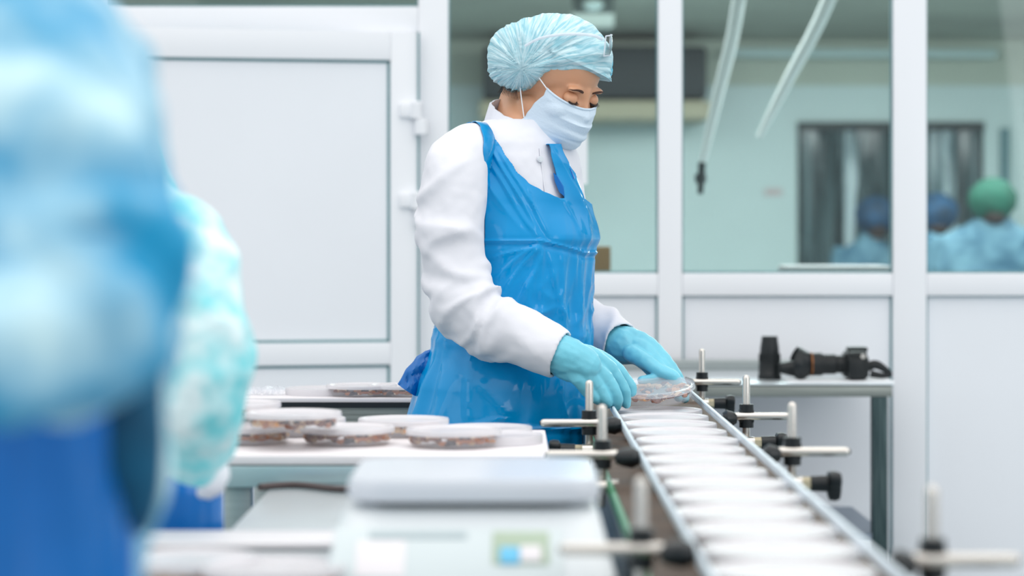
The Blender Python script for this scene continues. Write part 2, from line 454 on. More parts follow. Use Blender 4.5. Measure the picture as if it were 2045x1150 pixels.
# strip curtain in the doorway
t = empty('strip_curtain', ((dx0 + dx1) / 2, BW + .03, 0), 'dark clear plastic strip curtain hanging in the far doorway', 'curtain')
MB().box((dx0, BW - .03, dz - .03), (dx1, BW + .05, dz + .02)).build('curtain_rail', M['dark'], t)
for k in range(13):
    a = dx0 + .02 + k * (dx1 - dx0 - .04) / 13; R = []
    for i in range(14):
        z = dz - .02 - i * (dz - .06) / 13; wv = .02 * math.sin(i * .6 + k * 1.7) + .01 * math.sin(i * 1.7 + k)
        R.append([Vector((a + wv * .3, BW + .02 + .012 * (k % 2) + wv, z)), Vector((a + .05 + wv * .3, BW + .035 + .012 * (k % 2) - wv, z)), Vector((a + .11 + wv * .3, BW + .02 + .012 * (k % 2) + wv * .5, z)),
                  Vector((a + .11 + wv * .3, BW + .023 + .012 * (k % 2) + wv * .5, z)), Vector((a + .05 + wv * .3, BW + .038 + .012 * (k % 2) - wv, z)), Vector((a + wv * .3, BW + .023 + .012 * (k % 2) + wv, z))])
    MB().rings(R).build('strip', M['strip'] if k not in (3, 9, 10) else mat('milky_strip', (206, 220, 224), .2, alpha=.9, rgb2=(96, 120, 126), vscale=3, stretch=(5, 5, .6)), t)
fr = MB()
fr.box((dx1 + .10, BW - .03, .0), (dx1 + .16, BW, dz - .02)).build('trim_1', M['gown_far2'] and mat('teal_trim', (92, 128, 134), .5), kind='structure')
# counter behind the sill, carton and tray on it, notice on the glass
t = empty('wall_counter', (xx(1500, 7.3), 7.35, 0), 'steel counter behind the partition sill', 'counter')
MB().box((xx(900, WD), WD + .045, 1.02), (xx(2500, WD), WD + .65, 1.05), .005).build('counter_top', M['steel'], t)
for x in (xx(930, WD), xx(1700, WD), xx(2450, WD)):
    MB().box((x, WD + .56, 0), (x + .04, WD + .60, 1.02)).build('leg', M['steel'], t)
    MB().box((x, WD + .08, 0), (x + .04, WD + .12, 1.02)).build('leg', M['steel'], t)
bx = MB().box((xx(1150, 7.4), 7.3, 1.05), (xx(1217, 7.4), 7.5, zy(492, 7.4)), .002).build('cardboard_box', M['carton'], label='small brown cardboard box on the counter behind the glass', cat='box')
MB().box((xx(1182, 7.3) - .012, 7.297, 1.053), (xx(1182, 7.3) + .012, 7.3005, zy(492, 7.4) - .002)).build('tape', mat('tape', (196, 164, 124), .3), bx, flatshade=True)
MB().box((xx(1560, 7.4), 7.25, 1.05), (xx(1768, 7.4), 7.5, zy(529, 7.4)), .012).build('plastic_tray', M['board'], label='low white tray behind the glass below the strip curtain', cat='tray')
MB().box((xx(1052, WD), WD - .0062, zy(368, WD)), (xx(1173, WD), WD - .004, zy(205, WD))).build('paper_notice', M['paper'], label='blank white sheet stuck on the glass behind the masked woman', cat='notice', flatshade=True)
MB().box((xx(1530, 15.4), 15.49, zy(390, 15.4)), (xx(1565, 15.4), 15.5, zy(376, 15.4))).build('wall_sign', mat('pinkish_sign', (196, 176, 176), .6), label='tiny pinkish sign on the far wall left of the curtain', cat='sign', flatshade=True)


def far_person(px, py_top, D, capm, gownm, label, lean=0.0, hw=1.0):
    t = empty('person', (xx(px, D), D, 0), label, 'person', 'packing workers seen through the glass')
    X = xx(px, D); zt = zy(py_top, D)
    hd = MB().tube([(X - lean * .3, D + .03, zt - .3), (X, D + .03, zt - 1.2)], .1, 14).ell((X, D - .01, zt - .125), (.075, .09, .11)).tube([(X, D + .01, zt - .18), (X - lean * .3, D + .02, zt - .27)], [.05, .055], 14)
    R = MB()
    x0 = X - lean * .3; zs = zt - .195
    tab = [(0, .058, .06), (.05, .10, .08), (.11, .19, .11), (.22, .215, .13), (.45, .2, .13), (.7, .22, .15), (.95, .25, .17), (1.1, .26, .17)]
    body = []
    for i in range(24):
        s = i / 23 * 1.1
        if zs - s < .12: break
        a, b = lerp_table(tab, s)
        body.append([Vector((x0 + a * hw * math.cos(2 * PI * j / 28), D + .03 + b * math.sin(2 * PI * j / 28), zs - s)) for j in range(28)])
    for sgn in (-1, 1):
        hd.tube([(x0 + sgn * .08, D, zs - 1.0), (x0 + sgn * .09, D, .06)], [.07, .05], 12).box((x0 + sgn * .09 - .045, D - .16, 0), (x0 + sgn * .09 + .045, D + .1, .08), .02)
    b = hd.build('body', M['skin'], t); remesh(b, .012, 2)
    R.rings(body)
    for sgn in (-1, 1):
        pts, rr = smooth_path([(x0 + sgn * .17 * hw, D + .03, zs - .1), (x0 + sgn * .25 * hw, D + .02, zs - .35), (x0 + sgn * .2 * hw, D - .2 if sgn < 0 else D + .25, zs - .48)], [.07, .06, .045], 14)
        R.tube(pts, rr, 14)
    g = R.build('gown', gownm, t)
    remesh(g, .014, 2, lambda co, n: .012 * noise.noise(co * 9) + .006 * noise.noise(co * 24))
    MB().ell((X, D - .02, zt - .185), (.062, .085, .05)).build('hair', M['hair'], t)
    c = MB().ell((X, D, zt - .108), (.120, .125, .110), n=32).build('hair_cap', capm, t)
    for v in c.data.vertices: v.co += (v.co - Vector((X, D, zt - .085))) * (.08 * noise.noise(v.co * 30))
    return t


far_person(1983, 355, 12.0, M['cap_green'], M['gown_far'], 'person in a green cap and blue-grey gown, back turned, right of the far doorway', 0, 1.5)
far_person(1870, 385, 13.2, M['gown_far2'], M['gown_far2'], 'person in deep blue cap and gown just right of the thick mullion', 0, .8)
far_person(1750, 392, 13.6, M['gown_far2'], M['gown_far'], 'person in a dark blue cap before the strip curtain, left of the thick mullion', 0.1, .8)

# ------------------------------------------------------------------ table with the photo cameras
D0, D1 = 6.3, 6.955; tz = CAMZ - .385
t = empty('steel_table', (xx(1560, 6.5), 6.55, 0), 'steel table by the partition carrying the black cameras', 'table')
x0, x1 = xx(1180, D0), xx(1785, D0)
MB().box((x0, D0, tz - .006), (x1, D1, tz), .002).build('table_top', M['steel_lt'], t)
MB().box((x0, D0 + .003, tz - .036), (x1 - .003, D0 + .04, tz - .008), .004).build('front_rail', M['steel_dark'], t)
MB().box((x0, D1 - .02, tz), (x1 - .01, D1, zy(717, D1)), .004).build('splash_back', M['steel'], t)
for (x, y) in ((x1 - .055, D0 + .003), (x0 + .01, D0 + .003)):
    MB().box((x, y, 0), (x + .04, y + .04, tz - .036), .004).build('leg', mat('dark_steel_leg', (74, 92, 94), .4, .6, bump=.1, stretch=(30, 30, 1), rgb2=(40, 60, 64), vscale=8) if x > .6 else M['steel'], t)
zl = zy(1066, D0) + .0
MB().box((x0 + .02, D0 + .01, zl - .02), (x1 - .02, D1 - .02, zl)).build('lower_shelf', mat('grey_shelf', (140, 152, 166), .5, .4), t)
mb = MB(); R = []
o = MB().box((xx(1568, 6.4), 6.31, tz), (xx(1778, 6.4), 6.50, tz + .003)).build('paper_sheet', M['paper'], label='loose white sheets under the camera with the long lens', cat='paper', flatshade=True)
# upright zoom lens
DL = 6.48; c = P(1537, 470, DL); c.z = tz; s_ = DL / FPX
t = empty('camera_lens', c, 'black zoom lens standing upright at the left of the camera', 'lens')
MB().lathe(c, [(0, 0), (23 * s_, 0), (23.5 * s_, 8 * s_), (22 * s_, 10 * s_), (22 * s_, 30 * s_), (21 * s_, 31 * s_), (20.5 * s_, 52 * s_), (0, 52 * s_)], 36).build('barrel', M['blackm'], t)
g = MB()
for k in range(36):
    a = k * PI / 18; g.box((c.x + 21 * s_ * math.cos(a) - .001, c.y + 21 * s_ * math.sin(a) - .001, c.z + 34 * s_), (c.x + 21 * s_ * math.cos(a) + .001, c.y + 21 * s_ * math.sin(a) + .001, c.z + 50 * s_))
g.build('grip_ring', M['black'], t)
MB().lathe(c, [(0, 52 * s_), (19.5 * s_, 52 * s_), (19 * s_, 62 * s_), (16.5 * s_, 78 * s_), (15.5 * s_, 86 * s_), (0, 85 * s_)], 36).build('front_cap', M['black'], t)
# camera with long lens and hood
yc = 6.42; s_ = yc / FPX


def cy(px, py): return P(px, py, yc)


t = empty('photo_camera', Vector((xx(1700, yc), yc, tz)), 'black camera lying sideways with a long hooded lens on the sheets', 'camera')
ax = cy(1640, 727)
MB().lathe(Vector((0, yc, ax.z)), [(0, xx(1618, yc)), (23 * s_, xx(1618, yc)), (23 * s_, xx(1640, yc)), (20 * s_, xx(1644, yc)), (20 * s_, xx(1668, yc)), (17.5 * s_, xx(1670, yc)), (18.5 * s_, xx(1692, yc)), (0, xx(1693, yc))], 36, 'X').build('lens_barrel', M['blackm'], t)
lb = [o for o in t.children][0]
MB().lathe(Vector((0, yc, ax.z)), [(23.4 * s_, xx(1619, yc)), (24 * s_, xx(1619.5, yc)), (24 * s_, xx(1621.5, yc)), (23.4 * s_, xx(1622, yc))], 36, 'X').build('gold_ring', mat('gold_ring', (150, 96, 52), .35, .6), lb)
R = []
for i in range(7):
    u = i / 6; ring = []
    for j in range(36):
        a = 2 * PI * j / 36; petal = 14 * (0.5 + 0.5 * math.cos(2 * a)) if i == 6 else 0
        r = (23 + 13 * u) * s_; x = xx(1617 - (22 * u) - petal * (i == 6), yc)
        ring.append(Vector((x, yc + r * math.cos(a), max(tz + .0045, ax.z + r * math.sin(a)))))
    R.append(ring)
hd = MB().rings(R, cap=False).build('lens_hood', M['black'], t); sd = hd.modifiers.new('s', 'SOLIDIFY'); sd.thickness = .002
# body : grip, top plate, prism hump, dial, mount
b = MB()
b.box((xx(1690, yc), yc - .055, tz + .005), (xx(1727, yc), yc + .06, cy(0, 700).z), .008)
b.box((xx(1684, yc), yc - .03, tz + .01), (xx(1692, yc), yc + .03, cy(0, 704).z), .006)
b.box((xx(1692, yc), yc - .028, cy(0, 702).z), (xx(1731, yc), yc + .028, cy(0, 692).z), .007)
b.box((xx(1688, yc), yc - .066, tz + .006), (xx(1718, yc), yc - .045, cy(0, 712).z), .008)
b.build('camera_body', M['blackm'], t)
MB().lathe((xx(1717, yc), yc - .058, cy(0, 709).z), [(0, -.004), (.007, -.004), (.007, .002), (0, .002)], 20, 'Y').build('dial', M['rod'], t)
MB().box((xx(1727, yc), yc - .04, tz + .012), (xx(1731, yc), yc + .045, cy(0, 712).z), .002).build('screen', M['black'], t)
g = MB()
pts, rr = smooth_path([cy(1728, 735) + Vector((0, 0, 0)), cy(1748, 728), cy(1768, 738), cy(1778, 748), cy(1762, 750), cy(1738, 746)], [.012, .012, .009, .006, .008, .01], 30)
g.tube(pts, rr, 10, flat=(1, .5)).build('neck_strap', M['black'], t)
o = MB().lathe(Vector((0, yc + .02, 0)) + Vector((0, 0, cy(0, 736).z)), [(0, xx(1560, yc)), (10 * s_, xx(1560, yc)), (16 * s_, xx(1582, yc)), (16.5 * s_, xx(1590, yc)), (0, xx(1591, yc))], 30, 'X').build('lens_hood_cap', M['black'], label='small black cone hood lying between the upright lens and camera', cat='lens hood')
o.location.z -= 0.0

# ------------------------------------------------------------------ tubs
LABC = 'plastic tub'


def tub_parts(parent, rad=.0715, h=.027, lidm=None, seed=1, fill=True):
    rd = random.Random(seed)
    MB().lathe((0, 0, 0), [(0, .0005), (rad * .88, .0), (rad * .90, .002), (rad * .95, h - .009), (rad * .94, h - .009), (rad * .89, .003), (0, .003)], 48).build('container', M['tub'], parent)
    if fill:
        c = MB()
        for _ in range(64):
            r = rad * .84 * math.sqrt(rd.random()); a = rd.uniform(0, 2 * PI)
            if _ < 38: r = rad * .82; a = _ * 2 * PI / 38 + rd.uniform(-.05, .05)
            z = rd.uniform(.007, h - .013); e = Matrix.Rotation(rd.uniform(0, PI), 3, 'Z') @ Matrix.Rotation(rd.uniform(-.5, .5), 3, 'X')
            c.ell((r * math.cos(a), r * math.sin(a), z), (rd.uniform(.006, .012), rd.uniform(.004, .006), rd.uniform(.003, .005)), e, n=8)
        o = c.build('contents', M['food'], parent); o['kind'] = 'stuff'
    MB().lathe((0, 0, 0), [(0, h - .0035), (rad * .86, h - .0035), (rad * .90, h - .001), (rad * .93, h), (rad * 1.0, h), (rad * 1.015, h - .002), (rad * 1.015, h - .0085), (rad * .99, h - .0085),
                           (rad * .985, h - .003), (rad * .86, h - .0045), (0, h - .0045)], 48).build('lid', lidm or M['lid'], parent)


def dup(src, loc, label, group, rz=0.0, rot=None, name=None):
    r = src.copy(); COL.objects.link(r); r.location = loc; r.scale = (1, 1, 1); r.rotation_euler = rot if rot else (0, 0, rz); r['label'] = label; r['group'] = group
    for ch in src.children:
        c = ch.copy(); COL.objects.link(c); c.parent = r
    return r


BZ = .832   # belt surface
CX = .272
gB = 'lidded tubs queueing on the conveyor belt'
proto = empty('plastic_tub', (CX, 4.50, BZ), 'frosted-lid tub on the belt', 'tub', gB)
tub_parts(proto)
for ch in proto.children: ch.matrix_parent_inverse = Matrix()
n = 0; D = 4.46; ordn = ['first', 'second', 'third', 'fourth', 'fifth', 'sixth', 'seventh', 'eighth', 'ninth', 'tenth', 'eleventh', 'twelfth', 'thirteenth', 'fourteenth', 'fifteenth', 'sixteenth', 'seventeenth', 'eighteenth', 'nineteenth']
while D > 1.95:
    lab = 'frosted-lid tub of shellfish on the belt, %s in the row from the gloved hands' % ordn[n]
    lc = (CX + random.uniform(-.006, .006), D, BZ)
    if n == 0: proto.location = lc; proto['label'] = lab; proto.rotation_euler.z = .3; proto.scale = (1.13, 1.13, 1.03)
    else: dup(proto, lc, lab, gB, random.uniform(0, 6)).scale = (1.13, 1.13, 1.03)
    n += 1; D -= .1650
bpy.context.view_layer.update()
# tubs on the white board
gW = 'lidded tubs on the white board'
ZB = .8615
for (px, D, z, lab) in ((586, 3.63, ZB + .0275, 'tub of brown shellfish stacked on two others at the board middle'),
                        (694, 3.70, ZB, 'tub of brown shellfish just right of the stacked one'),
                        (492, 3.72, ZB, 'leftmost tub of brown shellfish on the board beside the gowned worker'),
                        (470, 3.84, ZB + .0275, 'tub resting on the leftmost tub by the gowned worker'),
                        (600, 3.87, ZB, 'tub half hidden under and behind the stacked one'),
                        (906, 3.66, ZB, 'tub of brown shellfish nearest the right end of the board'),
                        (806, 3.86, ZB, 'tub behind, between the two right tubs on the board')):
    dup(proto, (xx(px, D), D, z), lab, gW, random.uniform(0, 6))
lid0 = MB().lathe((0, 0, 0), [(0, .0115), (.062, .0115), (.066, .014), (.0715, .014), (.0725, .012), (.0725, .0), (.071, .0), (.0705, .011), (0, .0105)], 48).build('tub_lid', M['lid'], label='loose frosted lid lying flat right of the last tub', cat='lid')
lid0.location = (xx(990, 3.72), 3.72, ZB)
o = lid0.copy(); COL.objects.link(o); o.location = (xx(972, 3.86), 3.86, ZB); o['label'] = 'loose frosted lid further back near the right end of the board'
# far table tubs
gF = 'tubs on the far table edge'
for px, lab in ((722, 'tub on the far table edge, left of the apron tie, uncovered by others'), (806, 'tub on the far table edge partly behind the apron tie')):
    dup(proto, (xx(px, 4.94), 4.94, .853), lab, gF, random.uniform(0, 6)).scale = (.6, .6, .85) if False else (1, 1, .85)
# front tubs
gN = 'tubs in the near left corner'
for px, D, lab in ((380, 2.50, 'very near tub at the lower edge of the photo, left of two'), (545, 2.44, 'very near tub at the lower edge beside the scale')):
    dup(proto, (xx(px, D), D, .821), lab, gN, random.uniform(0, 6))

# ------------------------------------------------------------------ tables on the left
t = empty('work_table', (-.2, 3.75, 0), 'steel table carrying the white board with stacked tubs', 'table')
MB().box((-.43, 3.50, .815), (.05, 4.0, .846), .003).build('table_top', mat('pale_teal_steel', (176, 196, 200), .3, .5, var=.08, vscale=2), t)
for x in (-.42, -.01):
    for y in (3.52, 3.94): MB().box((x, y, 0), (x + .04, y + .04, .815), .003).build('leg', M['steel'], t)
MB().box((-.43, 3.505, .847), (xx(1098, 3.505), 3.97, .861), .004).build('cutting_board', M['board'], label='long white board on the steel table under the tubs', cat='board')
t = empty('tray_table', (-.2, 3.2, 0), 'pale steel table between the white board and the scale, a cable on it', 'table')
MB().box((-.345, 2.97, .80), (.03, 3.49, .82), .003).build('table_top', M['steel_lt'], t)
for x in (-.35, -.03):
    for y in (2.99, 3.42): MB().box((x, y, 0), (x + .04, y + .04, .80), .003).build('leg', M['steel'], t)
pts, rr = smooth_path([(-.355, 3.40, .826)] + [tuple(P(px, py, 3.42))[:2] + (.826,) for px, py in ((540, 0), (580, 0), (620, 0), (660, 0), (720, 0))], [.005] * 6, 40)
for i, p in enumerate(pts): p.y = 3.40 + .03 * math.sin(i * .28); p.x = -.355 + .0075 * i
MB().tube(pts, .005, 10).build('power_cable', M['cable'], label='thin dark cable winding over the pale steel table', cat='cable')
t = empty('front_table', (-.45, 2.5, 0), 'nearest steel table under the white weighing scale', 'table')
MB().box((-.62, 2.20, .79), (.093, 2.90, .82), .003).build('table_top', M['steel_lt'], t)
MB().box((-.62, 2.90, .76), (.093, 2.92, .812)).build('rear_edge', M['apron_f'] if 0 else mat('dark_blue_edge', (24, 44, 110), .4), t)
for x in (-.61, .05):
    for y in (2.22, 2.85): MB().box((x, y, 0), (x + .04, y + .04, .79), .003).build('leg', M['steel'], t)
MB().box((-.60, 2.765, .821), (-.14, 2.89, .828), .003).build('cutting_board', M['board'], label='narrow white board behind the nearest tubs, left of the scale', cat='board')
# far table behind the woman
t = empty('worktop_table', (-.45, 5.0, 0), 'grey steel-fronted table behind the woman, tubs along its edge', 'table')
a = math.radians(-1.0)
MB().box((-1.4, 4.86, .844), (-.02, 5.12, .853), .002).build('table_top', M['board'], t)
MB().box((-1.4, 4.855, .834), (-.02, 5.12, .844)).build('black_edge', M['rubber'], t, flatshade=True)
MB().box((-1.4, 4.86, .800), (-.02, 5.10, .834)).build('steel_front', M['steel_dark'], t, flatshade=True)
MB().box((-1.4, 4.865, .795), (-.02, 5.10, .800)).build('shadow_gap', M['rubber'], t, flatshade=True)  # thin black strip between the steel front and the stone
MB().box((-1.4, 4.86, .74), (-.02, 5.10, .795)).build('stone_apron', M['terrazzo'], t, flatshade=True)
for x in (-1.38, -.08):
    for y in (4.88, 5.04): MB().box((x, y, 0), (x + .04, y + .04, .74)).build('leg', M['steel'], t)
for k in range(3):
    o = lid0.copy(); COL.objects.link(o); o.location = (xx(640, 4.98) + .003 * k, 4.98, .853 + .0045 * k * 0 + .0143 * k * .0 + k * .0001)
    if k: COL.objects.unlink(o); bpy.data.objects.remove(o); continue
    o['label'] = 'loose lid lying on the far table left of the tubs'
cr = MB()
for k in range(7):
    c = P(500 + k * 10, 0, 4.95); c.z = .862
    cr.ell(c, (.010, .012, .008), Matrix.Rotation(k, 3, 'Y'), n=8)
cw = cr.build('plastic_wrap', M['lidclear'], label='crumpled clear wrap on the far table edge', cat='wrap')
for v in cw.data.vertices: v.co += Vector((noise.noise(v.co * 90), noise.noise(v.co * 70 + Vector((3, 0, 0))), .6 * noise.noise(v.co * 80))) * .008
for v in cw.data.vertices: v.co.z = max(v.co.z, .8535)

# ------------------------------------------------------------------ weighing scale
t = empty('weighing_scale', (xx(945, 2.6), 2.6, .82), 'white weighing scale with a flat plate and sloping display, very near', 'scale')
xa, xb = xx(655, 2.5), xx(1222, 2.5)
R = []
for (y0, y1, z, ins) in ((2.435, 2.80, .820, .0), (2.432, 2.80, .832, -.003), (2.50, 2.795, .888, .012), (2.52, 2.785, .896, .022)):
    ring = []; r = .03
    for (cx_, cy_, a0) in ((xb - ins - r, y1 - r, 0), (xa + ins + r, y1 - r, 90), (xa + ins + r, y0 + r, 180), (xb - ins - r, y0 + r, 270)):
        for k in range(7):
            a = math.radians(a0 + k * 15); ring.append(Vector((cx_ + r * math.cos(a), cy_ + r * math.sin(a), z)))
    R.append(ring)
MB().rings(R).build('housing', M['scale'], t)
pa, pb = xx(690, 2.52), xx(1200, 2.52)


def rr_slab(xa, xb, ya, yb, lv, r=.04):
    R = []
    for z, ins in lv:
        ring = []
        for (cx_, cy_, a0) in ((xb - r, yb - r, 0), (xa + r, yb - r, 90), (xa + r, ya + r, 180), (xb - r, ya + r, 270)):
            for k in range(9):
                a = math.radians(a0 + k * 11.25); ring.append(Vector((cx_ + (r - ins) * math.cos(a), cy_ + (r - ins) * math.sin(a), z)))
        R.append(ring)
    return MB().rings(R)


rr_slab(pa + .03, pb - .03, 2.53, 2.76, [(.894, 0), (.903, 0)], .03).build('plate_support', M['shade'], t)
rr_slab(pa, pb, 2.505, 2.775, [(.902, .006), (.904, .001), (.912, 0), (.922, .001), (.926, .004), (.9265, .012)], .045).build('weighing_plate', M['scale2'], t)


def on_panel(px, py, dx, dy, lift, name, m, parent, bev=.002):
    """a flat piece lying on the sloping front panel, its centre seen at px,py"""
    sl = (2.50 - 2.432) / (.888 - .832); nrm = Vector((0, -1, sl)).normalized(); upv = Vector((0, sl, 1)).normalized()
    dirv = P(px, py, 1) - Vector((0, 0, CAMZ)); p0 = Vector((0, 2.432, .832)); k = (p0 - Vector((0, 0, CAMZ))).dot(nrm) / dirv.dot(nrm)
    c = Vector((0, 0, CAMZ)) + dirv * k + nrm * lift
    b = MB().box((-dx / 2, -dy / 2, -.002), (dx / 2, dy / 2, .002), bev); Mx = Matrix((Vector((1, 0, 0)), upv, nrm)).transposed()
    b.v = [c + Mx @ v for v in b.v]
    return b.build(name, m, parent)


kp = on_panel(895, 1110, .235, .075, .0005, 'display_panel', mat('panel_film', (206, 216, 218), .35), t)
on_panel(1040, 1098, .058, .046, .002, 'screen', mat('green_grey_screen', (168, 186, 164), .3), kp)
on_panel(1018, 1115, .020, .022, .004, 'blue_key', mat('blue_key', (104, 190, 228), .4), kp)
on_panel(1060, 1112, .022, .022, .004, 'white_key', M['board'], kp)
on_panel(835, 1072, .10, .010, .002, 'name_strip', mat('grey_strip', (176, 190, 194), .4), kp)
on_panel(760, 1120, .05, .05, .002, 'white_key', M['board'], kp, .006)

# ------------------------------------------------------------------ conveyor
CY0, CY1 = 1.5, 5.28
conv = empty('conveyor', (CX, 3.4, 0), 'long slatted conveyor carrying a single file of lidded tubs', 'conveyor')
b = MB()
y = CY0
while y < CY1:
    b.box((.142, y, BZ - .006), (.398, y + .0105, BZ)); y += .0125
b.box((.145, CY0, BZ - .012), (.395, CY1, BZ - .005)).build('belt', M['belt'], conv, flatshade=True)
for xs, m_ in ((.137, M['green']),):
    MB().box((xs - .004, CY0, BZ - .02), (xs + .003, CY1, BZ + .003)).build('wear_strip', m_, conv, flatshade=True)
for xa_, xb_ in ((.131, .139), (.400, .412)):
    MB().box((xa_, CY0, .72), (xb_, CY1, BZ - .012), .002).build('side_frame', mat('frame_steel', (60, 72, 80), .4, .6) if xa_ < .2 else M['steel'], conv, flatshade=True)
for y in (1.7, 3.3, 5.15):
    for x in (.140, .362): MB().box((x, y, 0), (x + .035, y + .035, .72)).build('leg', M['steel'], conv, flatshade=True)
for xs in (.1835, .358):
    MB().box((xs - .002, 1.6, .857), (xs + .002, 4.98, .867), .001).tube([(xs, 1.6, .868), (xs, 4.98, .868)], .0030, 8).build('guide_rail', M['rail'], conv)


def bracket(side, D, post_top=.934, knob=True, rodl=.075):
    X = .128 if side < 0 else .403
    rail = .180 if side < 0 else .361
    # cross clamp (part) with post, rod, holder, knob below it
    cl = MB().box((X - .013, D - .014, .858), (X + .013, D + .010, .882), .004).lathe((X, D - .004, .850), [(0, 0), (.0125, 0), (.0125, .040), (0, .040)], 18).build('clamp', M['black'], conv)
    MB().tube([(X, D, .80), (X, D, post_top)], .0065, 16, round_ends=True).build('post', M['rod'], cl)
    xo = X + side * rodl
    MB().tube([(xo, D - .014, .870), (X - side * .018, D - .014, .870)], .0068, 16, round_ends=True).build('rod', M['rod'], cl)
    MB().lathe((0, D - .014, .870), sorted([(0.0035, xo + side * -.0005), (.0035, xo + side * .0072)], key=lambda q: q[1]), 12, 'X').build('rod_bore', M['black'], cl)
    h = MB()
    xi = X - side * .018
    prof = [(.010, 0), (.016, .3), (.013, 1)]
    R = []
    for k, (r, u) in enumerate([(.008, 0), (.012, .25), (.015, .7), (.010, 1)]):
        xk = xi + (rail - xi) * u
        R.append([Vector((xk, D - .014 + r * 1.3 * math.cos(2 * PI * j / 14), .866 + r * math.sin(2 * PI * j / 14))) for j in range(14)])
    h.rings(R).build('rail_holder', M['black'], cl)
    if knob:
        zk = .825; s = side; x0 = X - s * .012
        MB().tube([(X - s * .02, D - .02, zk), (X + s * .012, D - .02, zk)], .0105, 18).tube([(X - s * .02, D - .02, zk), (X - s * .022, D - .02, zk)], .0105, 18).build('sleeve', M['rod'], cl)
        MB().tube([(X + s * .012, D - .02, zk), (X + s * .024, D - .02, zk)], .0095, 6).build('nut', M['brass'], cl)
        k_ = MB().tube([(X + s * .024, D - .02, zk), (X + s * .05, D - .02, zk)], [.011, .012], 18)
        # star grip: a lobed disc across the axis
        R = []
        for xk, sc_ in ((.048, .7), (.051, 1), (.060, 1.05), (.066, .95), (.068, .6)):
            R.append([Vector((X + s * xk, D - .02 + sc_ * (.019 + .005 * math.cos(3 * a_)) * math.cos(a_ + .5), zk + sc_ * (.019 + .005 * math.cos(3 * a_)) * math.sin(a_ + .5))) for a_ in [2 * PI * j / 36 for j in range(36)]])
        k_.rings(R).build('knob', M['black'], cl)


for D in (4.01, 3.43, 2.40): bracket(-1, D, knob=D > 3)
for D in (5.13, 4.16, 3.48, 2.32): bracket(1, D)

# ------------------------------------------------------------------ the woman
YAW = math.radians(48); WDp = 4.6; PXM = FPX / WDp
F = Vector((math.cos(YAW), -math.sin(YAW), 0)); Rr = Vector((-math.sin(YAW), -math.cos(YAW), 0))
TORSO = [  # row, centre px, half width, half depth
    (228, 1030, .050, .052), (240, 1030, .062, .058), (252, 1028, .088, .066), (268, 1028, .116, .078), (292, 1028, .136, .090), (330, 1028, .148, .100),
    (400, 1026, .152, .116), (470, 1028, .152, .126), (540, 1030, .144, .120), (620, 1029, .140, .114), (690, 1024, .150, .120), (770, 1010, .166, .134),
    (850, 1000, .172, .140), (920, 999, .174, .142), (1100, 998, .178, .146), (1300, 998, .182, .150)]


def tp(q, th, off=0.0):
    cx, a, b = lerp_table(TORSO, q)
    c = Vector(((cx - 1022.5) / PXM, WDp, CAMZ + (HOR - q) / PXM))
    return c + F * ((b + off) * math.cos(th)) + Rr * ((a + off) * math.sin(th))


def proj(p): return (1022.5 + p.x / p.y * FPX, HOR - (p.z - CAMZ) / p.y * FPX)


def solve(px, py, off=.006):
    """row and angle of the torso point seen at px, py"""
    q = py
    for _ in range(4):
        lo, hi = -YAW, PI - YAW
        for _ in range(22):
            m_ = (lo + hi) / 2
            if proj(tp(q, m_, off))[0] > px: lo = m_
            else: hi = m_
        th = (lo + hi) / 2
        q += py - proj(tp(q, th, off))[1]
    return q, th


woman = empty('person', ((1010 - 1022.5) / PXM, WDp, 0), 'woman in blue cap, mask, white coat and glossy blue apron filling tubs', 'person')
# head frame
hy, hp = math.radians(40), math.radians(28)
hf = Vector((math.cos(hp) * math.cos(hy), -math.cos(hp) * math.sin(hy), -math.sin(hp)))
hr = Vector((-math.sin(hy), -math.cos(hy), 0))
hu = Vector((math.sin(hp) * math.cos(hy), -math.sin(hp) * math.sin(hy), math.cos(hp)))
HC = P(1110, 150, WDp)
HM = Matrix((hf, hr, hu)).transposed()


def hl(x, y, z): return HC + hf * x + hr * y + hu * z      # y towards her right


def hinv(p): d = p - HC; return Vector((d.dot(hf), d.dot(hr), d.dot(hu)))


b = MB()
b.ell(hl(-.010, 0, .024), (.096, .074, .083), HM, 36)
b.ell(hl(.036, 0, -.030), (.058, .056, .078), HM, 36)
b.ell(hl(.046, 0, -.082), (.040, .037, .036), HM, 24)
b.ell(hl(.066, 0, -.100), (.020, .022, .018), HM, 20)
for s in (-1, 1):
    b.ell(hl(.054, s * .036, -.042), (.032, .026, .026), HM, 20)                       # cheekbone
    b.ell(hl(.012, s * .050, -.068), (.036, .016, .024), HM, 20)                       # jaw
    b.ell(hl(-.020, s * .072, .000), (.016, .007, .024), HM @ Matrix.Rotation(s * .25, 3, 'Z'), 18)   # ear
    b.ell(hl(.078, s * .030, .006), (.012, .022, .007), HM, 16)                        # brow ridge
b.tube([hl(.082, 0, .006), hl(.088, 0, -.016), hl(.096, 0, -.034), hl(.099, 0, -.042)], [.0085, .0070, .0085, .010], 14, round_ends=True)
b.ell(hl(.088, -.010, -.046), (.009, .007, .007), HM, 12); b.ell(hl(.088, .010, -.046), (.009, .007, .007), HM, 12)
b.ell(hl(.083, 0, -.073), (.010, .021, .0055), HM, 14); b.ell(hl(.081, 0, -.081), (.010, .018, .006), HM, 14)
